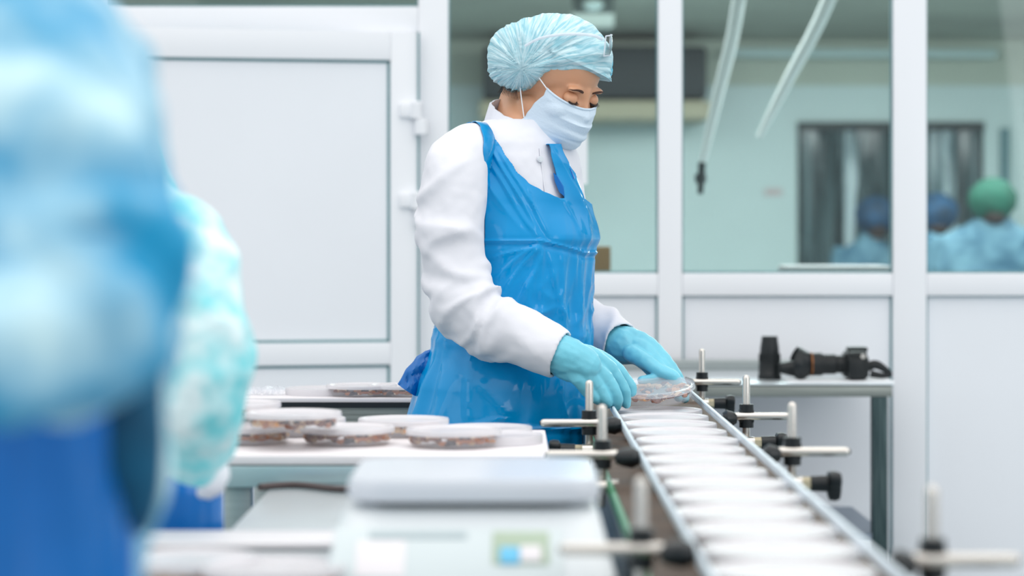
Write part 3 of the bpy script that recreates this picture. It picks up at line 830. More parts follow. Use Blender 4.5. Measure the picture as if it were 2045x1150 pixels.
# neck, shoulders, body, arms, legs: hidden by clothes below the collar
pts, rr = smooth_path([hl(-.035, 0, -.03), hl(-.045, 0, -.085), P(1040, 252, 4.61), P(1030, 285, 4.61)], [.055, .049, .050, .062], 16)
b.tube(pts, rr, 28)
R = []
for q in (262, 280, 300, 340, 400, 470, 540, 620, 700, 780, 850):
    R.append([tp(q, 2 * PI * j / 32, -.022) for j in range(32)])
b.rings(R)
RA = [(940, 312, 4.50), (908, 370, 4.46), (902, 460, 4.44), (914, 550, 4.43), (938, 622, 4.42), (1000, 664, 4.41), (1062, 690, 4.39), (1140, 722, 4.36)]
LA = [(1090, 315, 4.68), (1105, 400, 4.78), (1108, 500, 4.84), (1098, 590, 4.86), (1120, 640, 4.84), (1170, 660, 4.79), (1210, 675, 4.74), (1262, 698, 4.70)]
for A in (RA, LA):
    pts, rr = smooth_path([P(*p) for p in A], [.040, .040, .038, .036, .035, .035, .032, .026], 24); b.tube(pts, rr, 18)
for s in (-1, 1):
    c = tp(850, 0) * 0 + Vector(((998 - 1022.5) / PXM, WDp, 0)) + Rr * (.075 * s)
    pts, rr = smooth_path([c + Vector((0, 0, .80)), c + Vector((0, 0, .48)), c + Vector((0, 0, .10))], [.078, .055, .038], 10); b.tube(pts, rr, 16)
body = b.build('body', M['skin'], woman)


def facefix(co, n):
    l = hinv(co); d = 0
    if l.x > .03 and -.06 < l.z < .05:
        for s in (-1, 1):
            e = ((l.y - s * .032) / .016) ** 2 + ((l.z + .012) / .011) ** 2
            d -= .0075 * math.exp(-e)
            e = ((l.y - s * .013) / .006) ** 2 + ((l.z + .010) / .010) ** 2
            d -= .003 * math.exp(-e)
    return d


remesh(body, .0032, 5, facefix)
# eyelids belong to the body surface: two smooth caps in the sockets
lid = MB()
EYE = [hl(.0755, s * .0315, -.0135) for s in (-1, 1)]
bm = bmesh.new(); bm.from_mesh(body.data)
bvh = BVHTree.FromBMesh(bm); bm.free()
for e in EYE: lid.ell(e, (.0135, .0150, .0125), HM, 24)
tmp = lid.build('lidtmp', M['skin']); bm = bmesh.new(); bm.from_mesh(body.data); bm.from_mesh(tmp.data); bm.to_mesh(body.data); bm.free()
me_ = tmp.data; bpy.data.objects.remove(tmp); bpy.data.meshes.remove(me_)
for p in body.data.polygons: p.use_smooth = True


def face_pt(y, z, lift=.001):
    o = hl(.2, y, z); hit = bvh.ray_cast(o, -hf)
    return (hit[0] if hit[0] else hl(.08, y, z)) + hf * lift


for i, s in enumerate((-1, 1)):
    E = EYE[i]; r = .0147

    def ep(az, el, k=1.0):
        return E + (hf * math.cos(el) * math.cos(az) + hr * math.sin(az) * math.cos(el) + hu * math.sin(el)) * (r * k)
    n_ = 12; top = [ep((-1.0 + 2.0 * k / n_), -.20 - .22 * (1 - ((k / n_ - .5) * 2) ** 2)) for k in range(n_ + 1)]
    bot = [ep((-1.0 + 2.0 * k / n_), -.22 - .48 * (1 - ((k / n_ - .5) * 2) ** 2)) for k in range(n_ + 1)]
    out = lambda pts, k: [E + (p - E) * k for p in pts]
    eye = MB().rings([out(top, 1.0), out(bot, 1.0), out(bot, .9), out(top, .9)], closed=False).build('eye', mat('eye_white', (196, 190, 186), .15), woman)
    iris = MB().rings([out(top[4:9], 1.02), out(bot[4:9], 1.02), out(bot[4:9], .95)], closed=False).build('iris', mat('dark_iris', (52, 36, 28), .1), eye)
    MB().tube(out(top, 1.03), [.0006] + [.0018] * 11 + [.0008], 8).build('eyelash', M['hair'], eye)
    lash = MB()
    for k in range(1, 12):
        az = -1.0 + 2.0 * k / 12; a0 = top[k]; dirn = (hf * math.cos(az) + hr * math.sin(az) - hu * .35).normalized()
        lash.tube([a0, a0 + dirn * .004, a0 + dirn * .007 + hu * .0006], [.0005, .0004, .0001], 5)
    lash.build('eyelash', M['hair'], eye)
    # brow
    bp = []; W = []
    for k in range(12):
        u = k / 11; y = s * (.014 + .036 * u); z = .0035 + .0075 * math.sin(u * 2.2) - .004 * u
        bp.append(face_pt(y, z, .0004)); W.append(.0026 * (1 - u) ** .5 * min(1, .55 + u * 2) + .0004)
    MB().tube(bp, W, 8, flat=(1, .35), up=hu).build('eyebrow', mat('brown_brow', (74, 48, 38), .8), woman)
# a little hair at the nape and temple
hb = MB().ell(hl(-.045, 0, .0), (.068, .0745, .062), HM, 32).build('hair', M['hair'], woman)
hs = MB()
for k in range(14):
    p = P(1003 + 2.2 * k, 172 + .5 * k, 4.58 - .0008 * k); hs.tube([p, p + Vector((-.006 + .0005 * k, 0, -.010)), p + Vector((-.010 + .001 * k, 0, -.013 - .0006 * k))], [.0010, .0007, .0002], 5)
hs.build('hair_strands', M['hair'], hb)

# hair cap : closed puffy volume
OUT = [(975, 128), (978, 95), (990, 66), (1012, 50), (1030, 47), (1060, 37), (1095, 30), (1130, 31), (1160, 40), (1186, 56), (1204, 72), (1216, 92), (1222, 120), (1221, 150), (1219, 164), (1207, 160),
       (1190, 157), (1168, 160), (1140, 164), (1118, 160), (1098, 158), (1078, 166), (1062, 178), (1045, 182), (1024, 182), (1008, 174), (992, 164), (980, 150)]
cc = (1100, 112)
angs = sorted([(math.atan2(-(y - cc[1]), x - cc[0]), math.hypot(x - cc[0], y - cc[1])) for x, y in OUT])


def Rout(a):
    a = (a + PI) % (2 * PI) - PI
    L_ = angs[-1:] + angs + angs[:1]
    L_ = [(angs[-1][0] - 2 * PI, angs[-1][1])] + angs + [(angs[0][0] + 2 * PI, angs[0][1])]
    for (a0, r0), (a1, r1) in zip(L_, L_[1:]):
        if a0 <= a <= a1: return r0 + (r1 - r0) * (a - a0) / (a1 - a0 + 1e-9)
    return angs[0][1]


NA, NP = 220, 90
vs = []; uv = []
C0 = P(cc[0], cc[1], 4.6)
for i in range(NP + 1):
    ph = PI * i / NP
    for j in range(NA):
        a = 2 * PI * j / NA
        r = Rout(a) / PXM; sp = math.sin(ph) ** .82
        p = C0 + Vector((r * sp * math.cos(a), 0, r * sp * math.sin(a)))
        dep = .100 * (0.94 + .06 * math.cos(a)) * (abs(math.cos(ph)) ** .8) * (1 if math.cos(ph) > 0 else -1)
        p.y -= dep
        # pleats gathered towards the back of the ear and along the elastic edge
        g0 = Vector((-.055, 0, -.030)); d = Vector((p.x - C0.x, 0, p.z - C0.z)) - g0; an = math.atan2(d.z, d.x); dist = d.length
        f1 = noise.noise(Vector((an * 5.5, dist * 7, 1.3 if p.y < 4.6 else 7))) * .0052 * min(1, dist / .05)
        f1 += (1 - abs(noise.noise(Vector((an * 9, dist * 9, 4.0)))) * 2) * .0018
        edge = math.exp(-((1 - sp) / .12) ** 2) if math.sin(a) < -.2 else 0
        f1 += edge * .0022 * math.sin(a * 62 + noise.noise(p * 40) * 4)
        p += (p - C0).normalized() * f1
        vs.append(p); uv.append((an * 1.2, dist * 14))
fs = []
for i in range(NP):
    for j in range(NA):
        a_, b_ = i * NA + j, i * NA + (j + 1) % NA
        fs.append((a_, b_, b_ + NA, a_ + NA))
mb = MB().add(vs, fs); cap = mb.build('hair_cap', M['cap'], woman)
ul = cap.data.uv_layers.new(name='UVMap')
for lp in cap.data.loops: ul.data[lp.index].uv = uv[lp.vertex_index]
pts = []
for k in range(60):
    a = math.radians(188 + (356 - 188) * k / 59); r = Rout(a) / PXM * .985
    pts.append(C0 + Vector((r * math.cos(a), -.030 * math.sin((k / 59) * PI) - .012, r * math.sin(a) + .0035 + .0008 * math.sin(k * 2.3))))
MB().tube(pts, [.0026 + .0010 * math.sin(k * 2.1) for k in range(60)], 8).build('elastic_edge', mat('turquoise_hem', (112, 196, 222), .7, var=.15, vscale=60), cap)

# clear safety glasses pushed up on the cap
gl = bpy.data.objects.new('safety_glasses', None); gl.location = P(1205, 100, 4.52); link(gl, None, 'clear safety glasses pushed up on the woman\'s blue cap', 'glasses')
clearm = glass('clear_lens', (.95, .985, .99, 1), .05, .05)
frm = mat('clear_frame', (226, 232, 240), .15, alpha=.55)
arm = [P(1048, 92, 4.505), P(1080, 76, 4.497), P(1130, 68, 4.495), P(1180, 70, 4.50), P(1203, 78, 4.515)]
pts, rr = smooth_path(arm, [.0016, .0018, .0019, .002, .0024], 30); MB().tube(pts, rr, 8, flat=(1.5, .7)).build('temple', frm, gl)
pts, rr = smooth_path([p + Vector((.015, .185, .002)) for p in arm], [.0016, .0018, .0019, .002, .0024], 30); MB().tube(pts, rr, 8, flat=(1.5, .7)).build('temple', frm, gl)
for s in (0, 1):
    R = []
    for i in range(9):
        u = i / 8; row = []
        for j in range(9):
            v = j / 8; bulge = .004 * math.sin(PI * u) * math.sin(PI * v)
            p = P(1206 + 12 * math.sin(PI * u * .7) + 4 * (1 - v), 72 + 40 * v - 3 * u, 4.505 + .05 * u + .075 * s)
            row.append(p + Vector((bulge, -bulge, 0)))
        R.append(row)
    l_ = MB().rings(R, closed=False).build('lens', clearm, gl)
    rim = [R[0][j] for j in range(9)] + [R[i][8] for i in range(1, 9)] + [R[8][j] for j in range(7, -1, -1)] + [R[i][0] for i in range(7, -1, -1)]
    MB().tube(rim, .0013, 8).build('rim', frm, l_)

# face mask with pleats and loops
NU, NV = 60, 48; R = []
MROW = [(0, .0960, -.022, .068, .070), (.12, .1060, -.036, .069, .082), (.3, .1110, -.054, .070, .104), (.6, .1080, -.084, .069, .112), (.85, .095, -.108, .064, .106), (1, .076, -.122, .052, .082)]
for i in range(NV + 1):
    v = i / NV; fx, z, hw, dp = lerp_table(MROW, v); row = []
    for j in range(NU + 1):
        u = j / NU * 2 - 1; a = u * 1.38
        side = abs(u) ** 2.2
        zz = z + side * (-.004 + (.5 - v) * .018 + .008) 
        x = fx - dp * (1 - math.cos(a)) * 1.0; y = hw * math.sin(a)
        if v < .12: x -= .004 * (abs(u) < .2) * 0
        st = 0
        for pv in (.30, .50, .70): st += .0050 * (1 / (1 + math.exp(-(v - pv + .04 * math.sin(u * 3)) * 90))) * (1 - side)
        st -= .0050 * 3 * v * (1 - side)
        st += .0012 * noise.noise(Vector((u * 3, v * 9, 0)))
        p_ = hl(x + st + .003, y * (1 + st), zz); c_ = hl(.02, 0, -.065); d_ = (p_ - c_); h_ = bvh.ray_cast(c_, d_.normalized())
        if h_[0] is not None and h_[3] + .004 > d_.length and h_[3] < .12: p_ = c_ + d_.normalized() * (h_[3] + .004)
        row.append(p_)
    R.append(row)
mk = MB().rings(R, closed=False).build('face_mask', M['mask'], woman); so = mk.modifiers.new('s', 'SOLIDIFY'); so.thickness = .0012
MB().tube([R[1][j] + hf * .0012 for j in range(0, NU + 1)], .0016, 8, flat=(1.3, .6)).build('nose_wire', M['mask'], mk)
for cix, s in ((NU, 1), (0, -1)):
    pa_, pb_ = R[1][cix], R[int(NV * .62)][cix]
    ear1, ear2 = hl(-.010, s * .082, .020), hl(-.022, s * .080, -.012)
    pts, rr = smooth_path([pa_, pa_.lerp(ear1, .5) + hr * s * .002, ear1], [.0011] * 3, 14); MB().tube(pts, rr, 8).build('ear_loop', M['loop'], mk)
    pts, rr = smooth_path([pb_, pb_.lerp(ear2, .5) + hr * s * .001, ear2], [.0011] * 3, 14); MB().tube(pts, rr, 8).build('ear_loop', M['loop'], mk)

# white coat: torso and both sleeves as one cloth surface
b = MB(); R = []
for i in range(60):
    q = 240 + (1150 - 240) * i / 59
    R.append([tp(q, 2 * PI * j / 72, 0.0) for j in range(72)])
b.rings(R)
RS = [(968, 290, 4.54), (935, 302, 4.48), (911, 345, 4.455), (905, 410, 4.44), (905, 480, 4.43), (917, 560, 4.42), (940, 618, 4.41), (984, 652, 4.40), (1045, 680, 4.385), (1119, 709, 4.365)]
pts, rr = smooth_path([P(*p) for p in RS], [.040, .050, .060, .0605, .056, .055, .057, .053, .0475, .0445], 150)
b.tube(pts, rr, 64, fold=folds(11, [(.60, 13, .07), (.35, 9, .12), (.82, 5, .1)], .0100, 9), cap=False)
cuff_end = (pts[-1], (pts[-1] - pts[-3]).normalized())
LS = [(1068, 300, 4.66), (1092, 330, 4.70), (1104, 400, 4.78), (1106, 500, 4.84), (1098, 590, 4.86), (1125, 632, 4.83), (1175, 655, 4.78), (1240, 690, 4.715)]
pts, rr = smooth_path([P(*p) for p in LS], [.040, .048, .052, .050, .052, .050, .050, .046], 110)
b.tube(pts, rr, 56, fold=folds(23, [(.6, 8, .07), (.85, 7, .08)], .008, 7), cap=False)
coat = b.build('lab_coat', M['coat'], woman)
# the sleeve ends stay open, so thicken the shell a little before fusing
so = coat.modifiers.new('so', 'SOLIDIFY'); so.thickness = .006; so.offset = -1
remesh(coat, .0040, 4, lambda co, n: .0016 * noise.noise(co * 22) + .0010 * noise.noise(co * 55))
# stand-up collar, open at the throat
R = []
for k in range(64):
    a = math.radians(16 + (360 - 32) * k / 63)      # 0 is her front
    ca, sa = math.cos(a), math.sin(a)
    basec = P(1032, 262, 4.60) + Vector((0, 0, -.004 - .024 * ca))
    ra, rb = .070, .064
    lo = basec + F * rb * ca + Rr * ra * sa + Vector((0, 0, -.022))
    up = P(1037, 245, 4.60) + Vector((0, 0, .020 - .026 * ca)) + F * (.052 * ca) + Rr * (.057 * sa) + Vector((0.002 * math.sin(k * 1.1), 0, .001 * math.sin(k * .9)))
    mid = lo.lerp(up, .5) + (F * ca + Rr * sa) * .002
    R.append([lo, mid, up, up - (F * ca + Rr * sa) * .004, mid - (F * ca + Rr * sa) * .004, lo - (F * ca + Rr * sa) * .004])
MB().rings(R).build('collar', M['coat'], woman)
q, th = solve(1079, 318, .004); bpos = tp(q, th, .003); nrm = (F * math.cos(th) + Rr * math.sin(th)).normalized()
MB().tube([bpos - nrm * .001, bpos + nrm * .003], .0058, 24).tube([bpos + nrm * .003, bpos + nrm * .0036], .0040, 20).build('button', M['button'], woman)
pk = []
for k in range(30):
    q_ = 296 + k * 3.2; q2, t2 = solve(1080 + .12 * (q_ - 300), q_, .004); pk.append(tp(q2, t2, .0012))
MB().tube(pk, .0012, 6).build('placket', M['coat'], woman)

# apron
def tab(px): return lambda y: lerp_table(px, y)[0]


outR = tab([(245, 940), (262, 955), (275, 968), (300, 976), (350, 975), (450, 969), (540, 968), (580, 958), (610, 930), (640, 896)])
inR = tab([(245, 972), (270, 986), (300, 1004), (340, 1028), (365, 1052), (380, 1078), (390, 1100), (396, 1114)])
inL = tab([(285, 1090), (300, 1095), (350, 1108), (380, 1120), (396, 1123)])
outL = tab([(285, 1115), (300, 1120), (330, 1134), (350, 1146), (396, 1160)])


def thR_(q):
    if q > 655: return math.radians(168)
    if q > 632: return solve(896, 632)[1] + (math.radians(168) - solve(896, 632)[1]) * ((q - 632) / 23)
    return solve(outR(q), q)[1]


crease_th = lambda px, q: solve(px, q)[1]
c1 = {}; c2 = {}
for q in range(240, 1160, 10):
    qq = min(max(q, 300), 860); c1[q] = crease_th(1077 - (.02 * (qq - 480)), qq); c2[q] = crease_th(1142 - .01 * (qq - 480), qq)


CREASE = [((968, 262), (1062, 452), 5, .0030), ((1000, 300), (1092, 474), 5, .0028), ((978, 330), (1070, 470), 7, .0030), ((1048, 372), (1086, 470), 4, .0022), ((1126, 396), (1150, 470), 5, .0025),
          ((1074, 486), (982, 560), 6, .0032), ((1074, 490), (992, 600), 6, .0036), ((1078, 500), (1022, 640), 7, .0036), ((1072, 486), (978, 520), 5, .0024), ((1094, 500), (1122, 690), 8, .0036), ((1120, 505), (1106, 650), 7, .0028),
          ((1156, 505), (1146, 690), 6, .0030), ((1052, 560), (1020, 690), 6, .0026), ((905, 668), (876, 850), 9, .0045), ((948, 690), (938, 848), 10, .0045), ((1052, 730), (1046, 900), 8, .0040), ((962, 760), (1012, 836), 7, .0040),
          ((1012, 836), (950, 842), 5, .0030), ((1112, 740), (1124, 880), 9, .0045), ((898, 660), (925, 760), 6, .0030), ((1040, 850), (1050, 895), 6, .0035)]


def crease(q, th):
    p = tp(q, th, .008); x, y = proj(p); d = 0
    for (x0, y0), (x1, y1), w_, A_ in CREASE:
        if not (min(y0, y1) - 15 < y < max(y0, y1) + 15): continue
        L2 = (x1 - x0) ** 2 + (y1 - y0) ** 2; t = ((x - x0) * (x1 - x0) + (y - y0) * (y1 - y0)) / L2
        if t < -.05 or t > 1.05: continue
        sd = ((x - x0) * (y1 - y0) - (y - y0) * (x1 - x0)) / math.sqrt(L2)
        sd += 3 * math.sin(t * 5 + x0)
        k = min(1, (t + .05) * 6, (1.05 - t) * 6)
        u = sd / w_
        d += A_ * k * (max(0, 1 - abs(u)) if u < 0 else math.exp(-u * .8))
    return d


def apr(q, th):
    """apron surface: offset from the coat with creases and tension folds"""
    k = int(q // 10) * 10; k = min(max(k, 240), 1140); fr_ = (q - k) / 10
    a1 = c1[k] + (c1[k + 10] - c1[k]) * fr_; a2 = c2[k] + (c2[k + 10] - c2[k]) * fr_
    d = .008
    wb = 1 / (1 + math.exp((th - a1 + .05) / .05))
    if q < 478: d += .005 * wb * max(0, min(1, (q - 428) / 50)) ** 1.2
    else: d += .005 * wb * max(0, 1 - (q - 478) / 14)
    hs_ = 1 / (1 + math.exp(-(q - 480) / 6))
    d += hs_ * (.0035 * math.exp(-abs(th - a1) / .05) + .003 * math.exp(-abs(th - a2) / .04))
    qc = 481 + (24 * max(0, min(1, (a1 - th) / .7)) if th < a1 else 0)
    d += .0030 * math.exp(-((q - qc) / 3.0) ** 2) - .0018 * math.exp(-((q - qc - 8) / 5.0) ** 2)
    d += .0040 * math.exp(-((q - 846 + 6 * math.sin(th * 2)) / 3.5) ** 2) - .002 * math.exp(-((q - 856 + 6 * math.sin(th * 2)) / 5.0) ** 2)
    # tension folds fanning from the waist crossing and the shoulders
    def rid(x): return (1 - abs(noise.noise(x)) * 2.2)
    up = max(0, min(1, (470 - q) / 60)); dn = 1 - up
    d += up * .0060 * rid(Vector((th * 2.4 + (q - 300) * .010, (q - 300) * .0022, 1)))
    d += dn * .0085 * rid(Vector((th * 2.6 - (q - 560) * .0035, q * .0016, 5)))
    d += .004 * noise.noise(Vector((th * 1.6, q * .006, 9)))
    flare = max(0, (q - 640) / 260)
    d += flare * .012 * (.6 + noise.noise(Vector((th * 3.2, q * .001, 3)))) + .004 * min(1, flare)
    w_ = max(0, 1 - abs(q - 620) / 90); d += w_ * .006 * rid(Vector((th * 3, (q - 620) * .02, 8)))
    d += crease(q, th) * 1.2
    return tp(q, th, d)


bm = bmesh.new(); bm.from_mesh(coat.data); coat_bvh = BVHTree.FromBMesh(bm); bm.free()


def over(p, q, th):
    n = (F * math.cos(th) + Rr * math.sin(th)); k = max(0, min(1, (330 - q) / 70)); n = (n * (1 - .6 * k) + Vector((0, 0, .9 * k))).normalized()
    hit = coat_bvh.ray_cast(p + n * .06, -n, .06)
    if hit[0] is not None: return hit[0] + n * .004
    return p


THL = math.radians(-88)
vs, fs = [], []
n1, n2, n3 = 60, 8, 60
thm1, thm2 = solve(1114, 396)[1], solve(1123, 396)[1]
qa, qb, qc_, qd = solve(outR(396), 396)[0], solve(1114, 396)[0], solve(1123, 396)[0], solve(outL(396), 396)[0]
qtop = [qa + (qb - qa) * j / n1 for j in range(n1)] + [qb + (qc_ - qb) * j / n2 for j in range(n2)] + [qc_ + (qd - qc_) * j / n3 for j in range(n3 + 1)]
rows = [396 + k * 3.0 for k in range(int((1130 - 396) / 3))]
grid = []
for q in rows:
    k = min(1, (q - 396) / 120); k = k * k * (3 - 2 * k)
    tr = thR_(q); tl = solve(outL(396), 396)[1] + (THL - solve(outL(396), 396)[1]) * min(1, (q - 396) / 60)
    m1 = thm1; m2 = thm2
    row = [tr + (m1 - tr) * j / n1 for j in range(n1)] + [m1 + (m2 - m1) * j / n2 for j in range(n2)] + [m2 + (tl - m2) * j / n3 for j in range(n3 + 1)]
    fd = max(0, 1 - (q - 396) / 70); grid.append([apr(q + (qtop[j] - 396) * fd, t_) for j, t_ in enumerate(row)])
ab = MB().rings(grid, closed=False)
# straps run up over the shoulders
g1 = []
for k in range(70):
    y = 396 - (396 - 246) * k / 69; q0, t0 = solve(outR(y), y); q1_, t1 = solve(inR(y), y)
    kk = max(0, min(1, (392 - y) / 90)); kk = kk * kk * (3 - 2 * kk); row = []
    for j in range(n1 + 1):
        p_ = apr(q0 + (q1_ - q0) * j / n1, t0 + (t1 - t0) * j / n1); row.append(p_.lerp(over(p_, q0, t0 + (t1 - t0) * j / n1), kk))
    g1.append(row)
# over the top of the shoulder to the back
last = g1[-1]; zt = [p.copy() for p in last]
for k in range(1, 9):
    g1.append([p + Vector((-.004 * k, .010 * k, .0035 * k - .0016 * k * k)) for p in zt])
ab.rings(g1, closed=False)
g2 = []
for k in range(50):
    y = 396 - (396 - 288) * k / 49; q0, t0 = solve(inL(y), y); q1_, t1 = solve(outL(y), y)
    g2.append([apr(q0 + (q1_ - q0) * j / n3, t0 + (t1 - t0) * j / n3) for j in range(n3 + 1)])
zt = [p.copy() for p in g2[-1]]
for k in range(1, 7):
    g2.append([p + Vector((-.004 * k, .012 * k, .002 * k - .0015 * k * k)) for p in zt])
ab.rings(g2, closed=False)
ap = ab.build('apron', M['apron'], woman)
bm = bmesh.new(); bm.from_mesh(ap.data); bmesh.ops.remove_doubles(bm, verts=bm.verts[:], dist=.0012); bmesh.ops.recalc_face_normals(bm, faces=bm.faces[:]); bm.to_mesh(ap.data); bm.free()
for p in ap.data.polygons: p.use_smooth = True
so = ap.modifiers.new('s', 'SOLIDIFY'); so.thickness = .0016; so.offset = 0
# turned-back flap ends of the straps
for pp, nm in (([(953, 252), (965, 258), (978, 276), (979, 290), (970, 284), (960, 268)], 0), ([(1105, 345), (1113, 352), (1124, 372), (1127, 392), (1117, 384), (1108, 362)], 1), ([(1134, 330), (1141, 340), (1147, 356), (1143, 362), (1138, 350)], 1)):
    D_ = 4.472 if nm == 0 else 4.50
    q_, t_ = solve(*pp[0]); dd = tp(q_, t_, .010).y
    top = [P(x, y, dd - .004) for x, y in pp]; bot = [p + Vector((.002, .010, 0)) for p in top]
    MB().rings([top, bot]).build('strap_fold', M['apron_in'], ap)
# tie hanging at the back
R = []
tie = [((884, 672), (890, 700)), ((868, 694), (880, 722)), ((850, 700), (870, 752)), ((832, 712), (858, 770)), ((812, 736), (842, 784)), ((794, 766), (836, 794))]
for i in range(41):
    u = i / 40 * (len(tie) - 1); k = min(int(u), len(tie) - 2); u -= k
    a_ = [tie[k][0][0] + (tie[k + 1][0][0] - tie[k][0][0]) * u, tie[k][0][1] + (tie[k + 1][0][1] - tie[k][0][1]) * u]
    b_ = [tie[k][1][0] + (tie[k + 1][1][0] - tie[k][1][0]) * u, tie[k][1][1] + (tie[k + 1][1][1] - tie[k][1][1]) * u]
    ring = []
    for j in range(40):
        an = 2 * PI * j / 40; v = (1 - math.cos(an)) / 2
        th_ = (.022 * min(1, i / 14)) * math.sin(an) + .010 * noise.noise(Vector((v * 4, i * .10, 2))) + .004 * (1 - abs(noise.noise(Vector((v * 7, i * .16, 6)))) * 2)
        ring.append(P(a_[0] + (b_[0] - a_[0]) * v + 2 * noise.noise(Vector((v * 3, i * .2, 0))), a_[1] + (b_[1] - a_[1]) * v, 4.56) + Vector((0, -th_, 0)))
    R.append(ring)
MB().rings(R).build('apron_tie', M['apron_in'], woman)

# ------------------------------------------------------------------ hands in gloves
def hand(name, chains, vox=.0022, seed=1):
    b = MB()
    for pts, rad in chains:
        P_ = [P(*p) for p in pts]
        pp, rr = smooth_path(P_, rad, 6 * (len(P_) - 1))
        b.tube(pp, rr, 16, round_ends=True)
    o = b.build(name, M['glove'], woman)
    remesh(o, vox, 5, lambda co, n: .0012 * (1 - 2 * abs(noise.noise(co * 34 + Vector((seed, 0, 0))))) + .0007 * noise.noise(co * 90))
    return o


hand('right_glove', [
    # gauntlet: loose, tucked under the cuff
    ([(1100, 702, 4.37), (1128, 710, 4.362), (1148, 718, 4.357), (1168, 728, 4.355)], [.036, .036, .033, .030]),
    ([(1118, 728, 4.372), (1138, 738, 4.362), (1156, 744, 4.36)], [.022, .022, .020]),
    # metacarpals
    ([(1150, 712, 4.375), (1180, 716, 4.385), (1216, 738, 4.40)], [.024, .0215, .0165]),
    ([(1148, 722, 4.362), (1175, 732, 4.362), (1206, 755, 4.372)], [.024, .021, .0165]),
    ([(1148, 734, 4.355), (1170, 748, 4.352), (1190, 768, 4.36)], [.022, .019, .0155]),
    ([(1146, 740, 4.352), (1160, 758, 4.348), (1174, 778, 4.355)], [.019, .016, .0135]),
    # fingers, bent down over the tub edge
    ([(1216, 738, 4.40), (1237, 762, 4.405), (1249, 786, 4.41), (1251, 806, 4.415)], [.0150, .0120, .0105, .0088]),
    ([(1206, 755, 4.372), (1224, 776, 4.375), (1232, 796, 4.385), (1230, 811, 4.395)], [.0150, .0120, .0108, .0092]),
    ([(1190, 768, 4.36), (1204, 786, 4.362), (1211, 800, 4.37), (1212, 808, 4.385)], [.0142, .0115, .0102, .0088]),
    ([(1174, 778, 4.355), (1184, 790, 4.356), (1191, 797, 4.366), (1196, 799, 4.378)], [.0125, .0100, .0092, .0080]),
    # thumb, behind, reaching along the rim
    ([(1176, 708, 4.40), (1208, 722, 4.425), (1238, 744, 4.435), (1258, 770, 4.44), (1262, 782, 4.44)], [.017, .0150, .0125, .0112, .0090]),
], seed=2)
hand('left_glove', [
    ([(1222, 680, 4.73), (1244, 690, 4.71), (1262, 696, 4.70), (1278, 700, 4.695)], [.034, .036, .032, .027]),
    ([(1248, 672, 4.715), (1290, 690, 4.69), (1326, 722, 4.67)], [.022, .020, .0165]),
    ([(1252, 682, 4.705), (1288, 702, 4.675), (1316, 734, 4.655)], [.022, .020, .0165]),
    ([(1254, 700, 4.70), (1286, 718, 4.66), (1306, 742, 4.65)], [.020, .018, .0150]),
    # fingers closing on the far rim of the tub
    ([(1326, 722, 4.67), (1347, 745, 4.66), (1360, 770, 4.655), (1368, 796, 4.64)], [.0150, .0125, .0112, .0092]),
    ([(1322, 728, 4.66), (1340, 752, 4.645), (1352, 776, 4.635), (1356, 794, 4.625)], [.0145, .0120, .0105, .0090]),
    ([(1316, 734, 4.650), (1322, 748, 4.63), (1306, 756, 4.615), (1282, 760, 4.61)], [.0145, .0115, .0100, .0085]),
    ([(1312, 740, 4.66), (1332, 752, 4.65), (1326, 764, 4.63), (1306, 768, 4.62)], [.0130, .0105, .0092, .0080]),
    # thumb lies along the near side
    ([(1262, 706, 4.665), (1290, 722, 4.635), (1318, 740, 4.615), (1345, 752, 4.60), (1358, 768, 4.595)], [.0170, .0150, .0125, .0115, .0090]),
], seed=5)
# the tub in her hands
hc = P(1313, 797, 4.545)
held = dup(proto, hc, 'tub of shellfish tilted up between the woman\'s gloved hands', 'tub held in the hands', 0, None)
held.rotation_euler = (math.radians(7), math.radians(-8), .4)
del held['group']
for ch in list(held.children):
    if ch.name.startswith('lid'):
        ch.data = ch.data.copy(); ch.data.materials.clear(); ch.data.materials.append(M['lidclear'])
    if ch.name.startswith('contents'):
        ch.location.z += .003
# trousers and shoes, out of frame
tr = MB()
for s in (-1, 1):
    c = Vector(((998 - 1022.5) / PXM, WDp, 0)) + Rr * (.075 * s)
    pts, rr = smooth_path([c + Vector((0, 0, .60)), c + Vector((0, 0, .40)), c + Vector((0, 0, .08))], [.085, .068, .060], 10); tr.tube(pts, rr, 20)
    R = []
    for k in range(12):
        u = k / 11; w_ = .040 * math.sin(PI * min(.98, u * .86 + .14)) ** .5; h = .075 - .045 * u
        R.append([c + F * (-.07 + .24 * u) + Rr * (w_ * math.cos(2 * PI * j / 20)) + Vector((0, 0, h / 2 + .001 + h / 2 * math.sin(2 * PI * j / 20))) for j in range(20)])
    MB().rings(R).build('shoe', M['shoe'], woman)
tr.build('trousers', M['trouser'], woman)

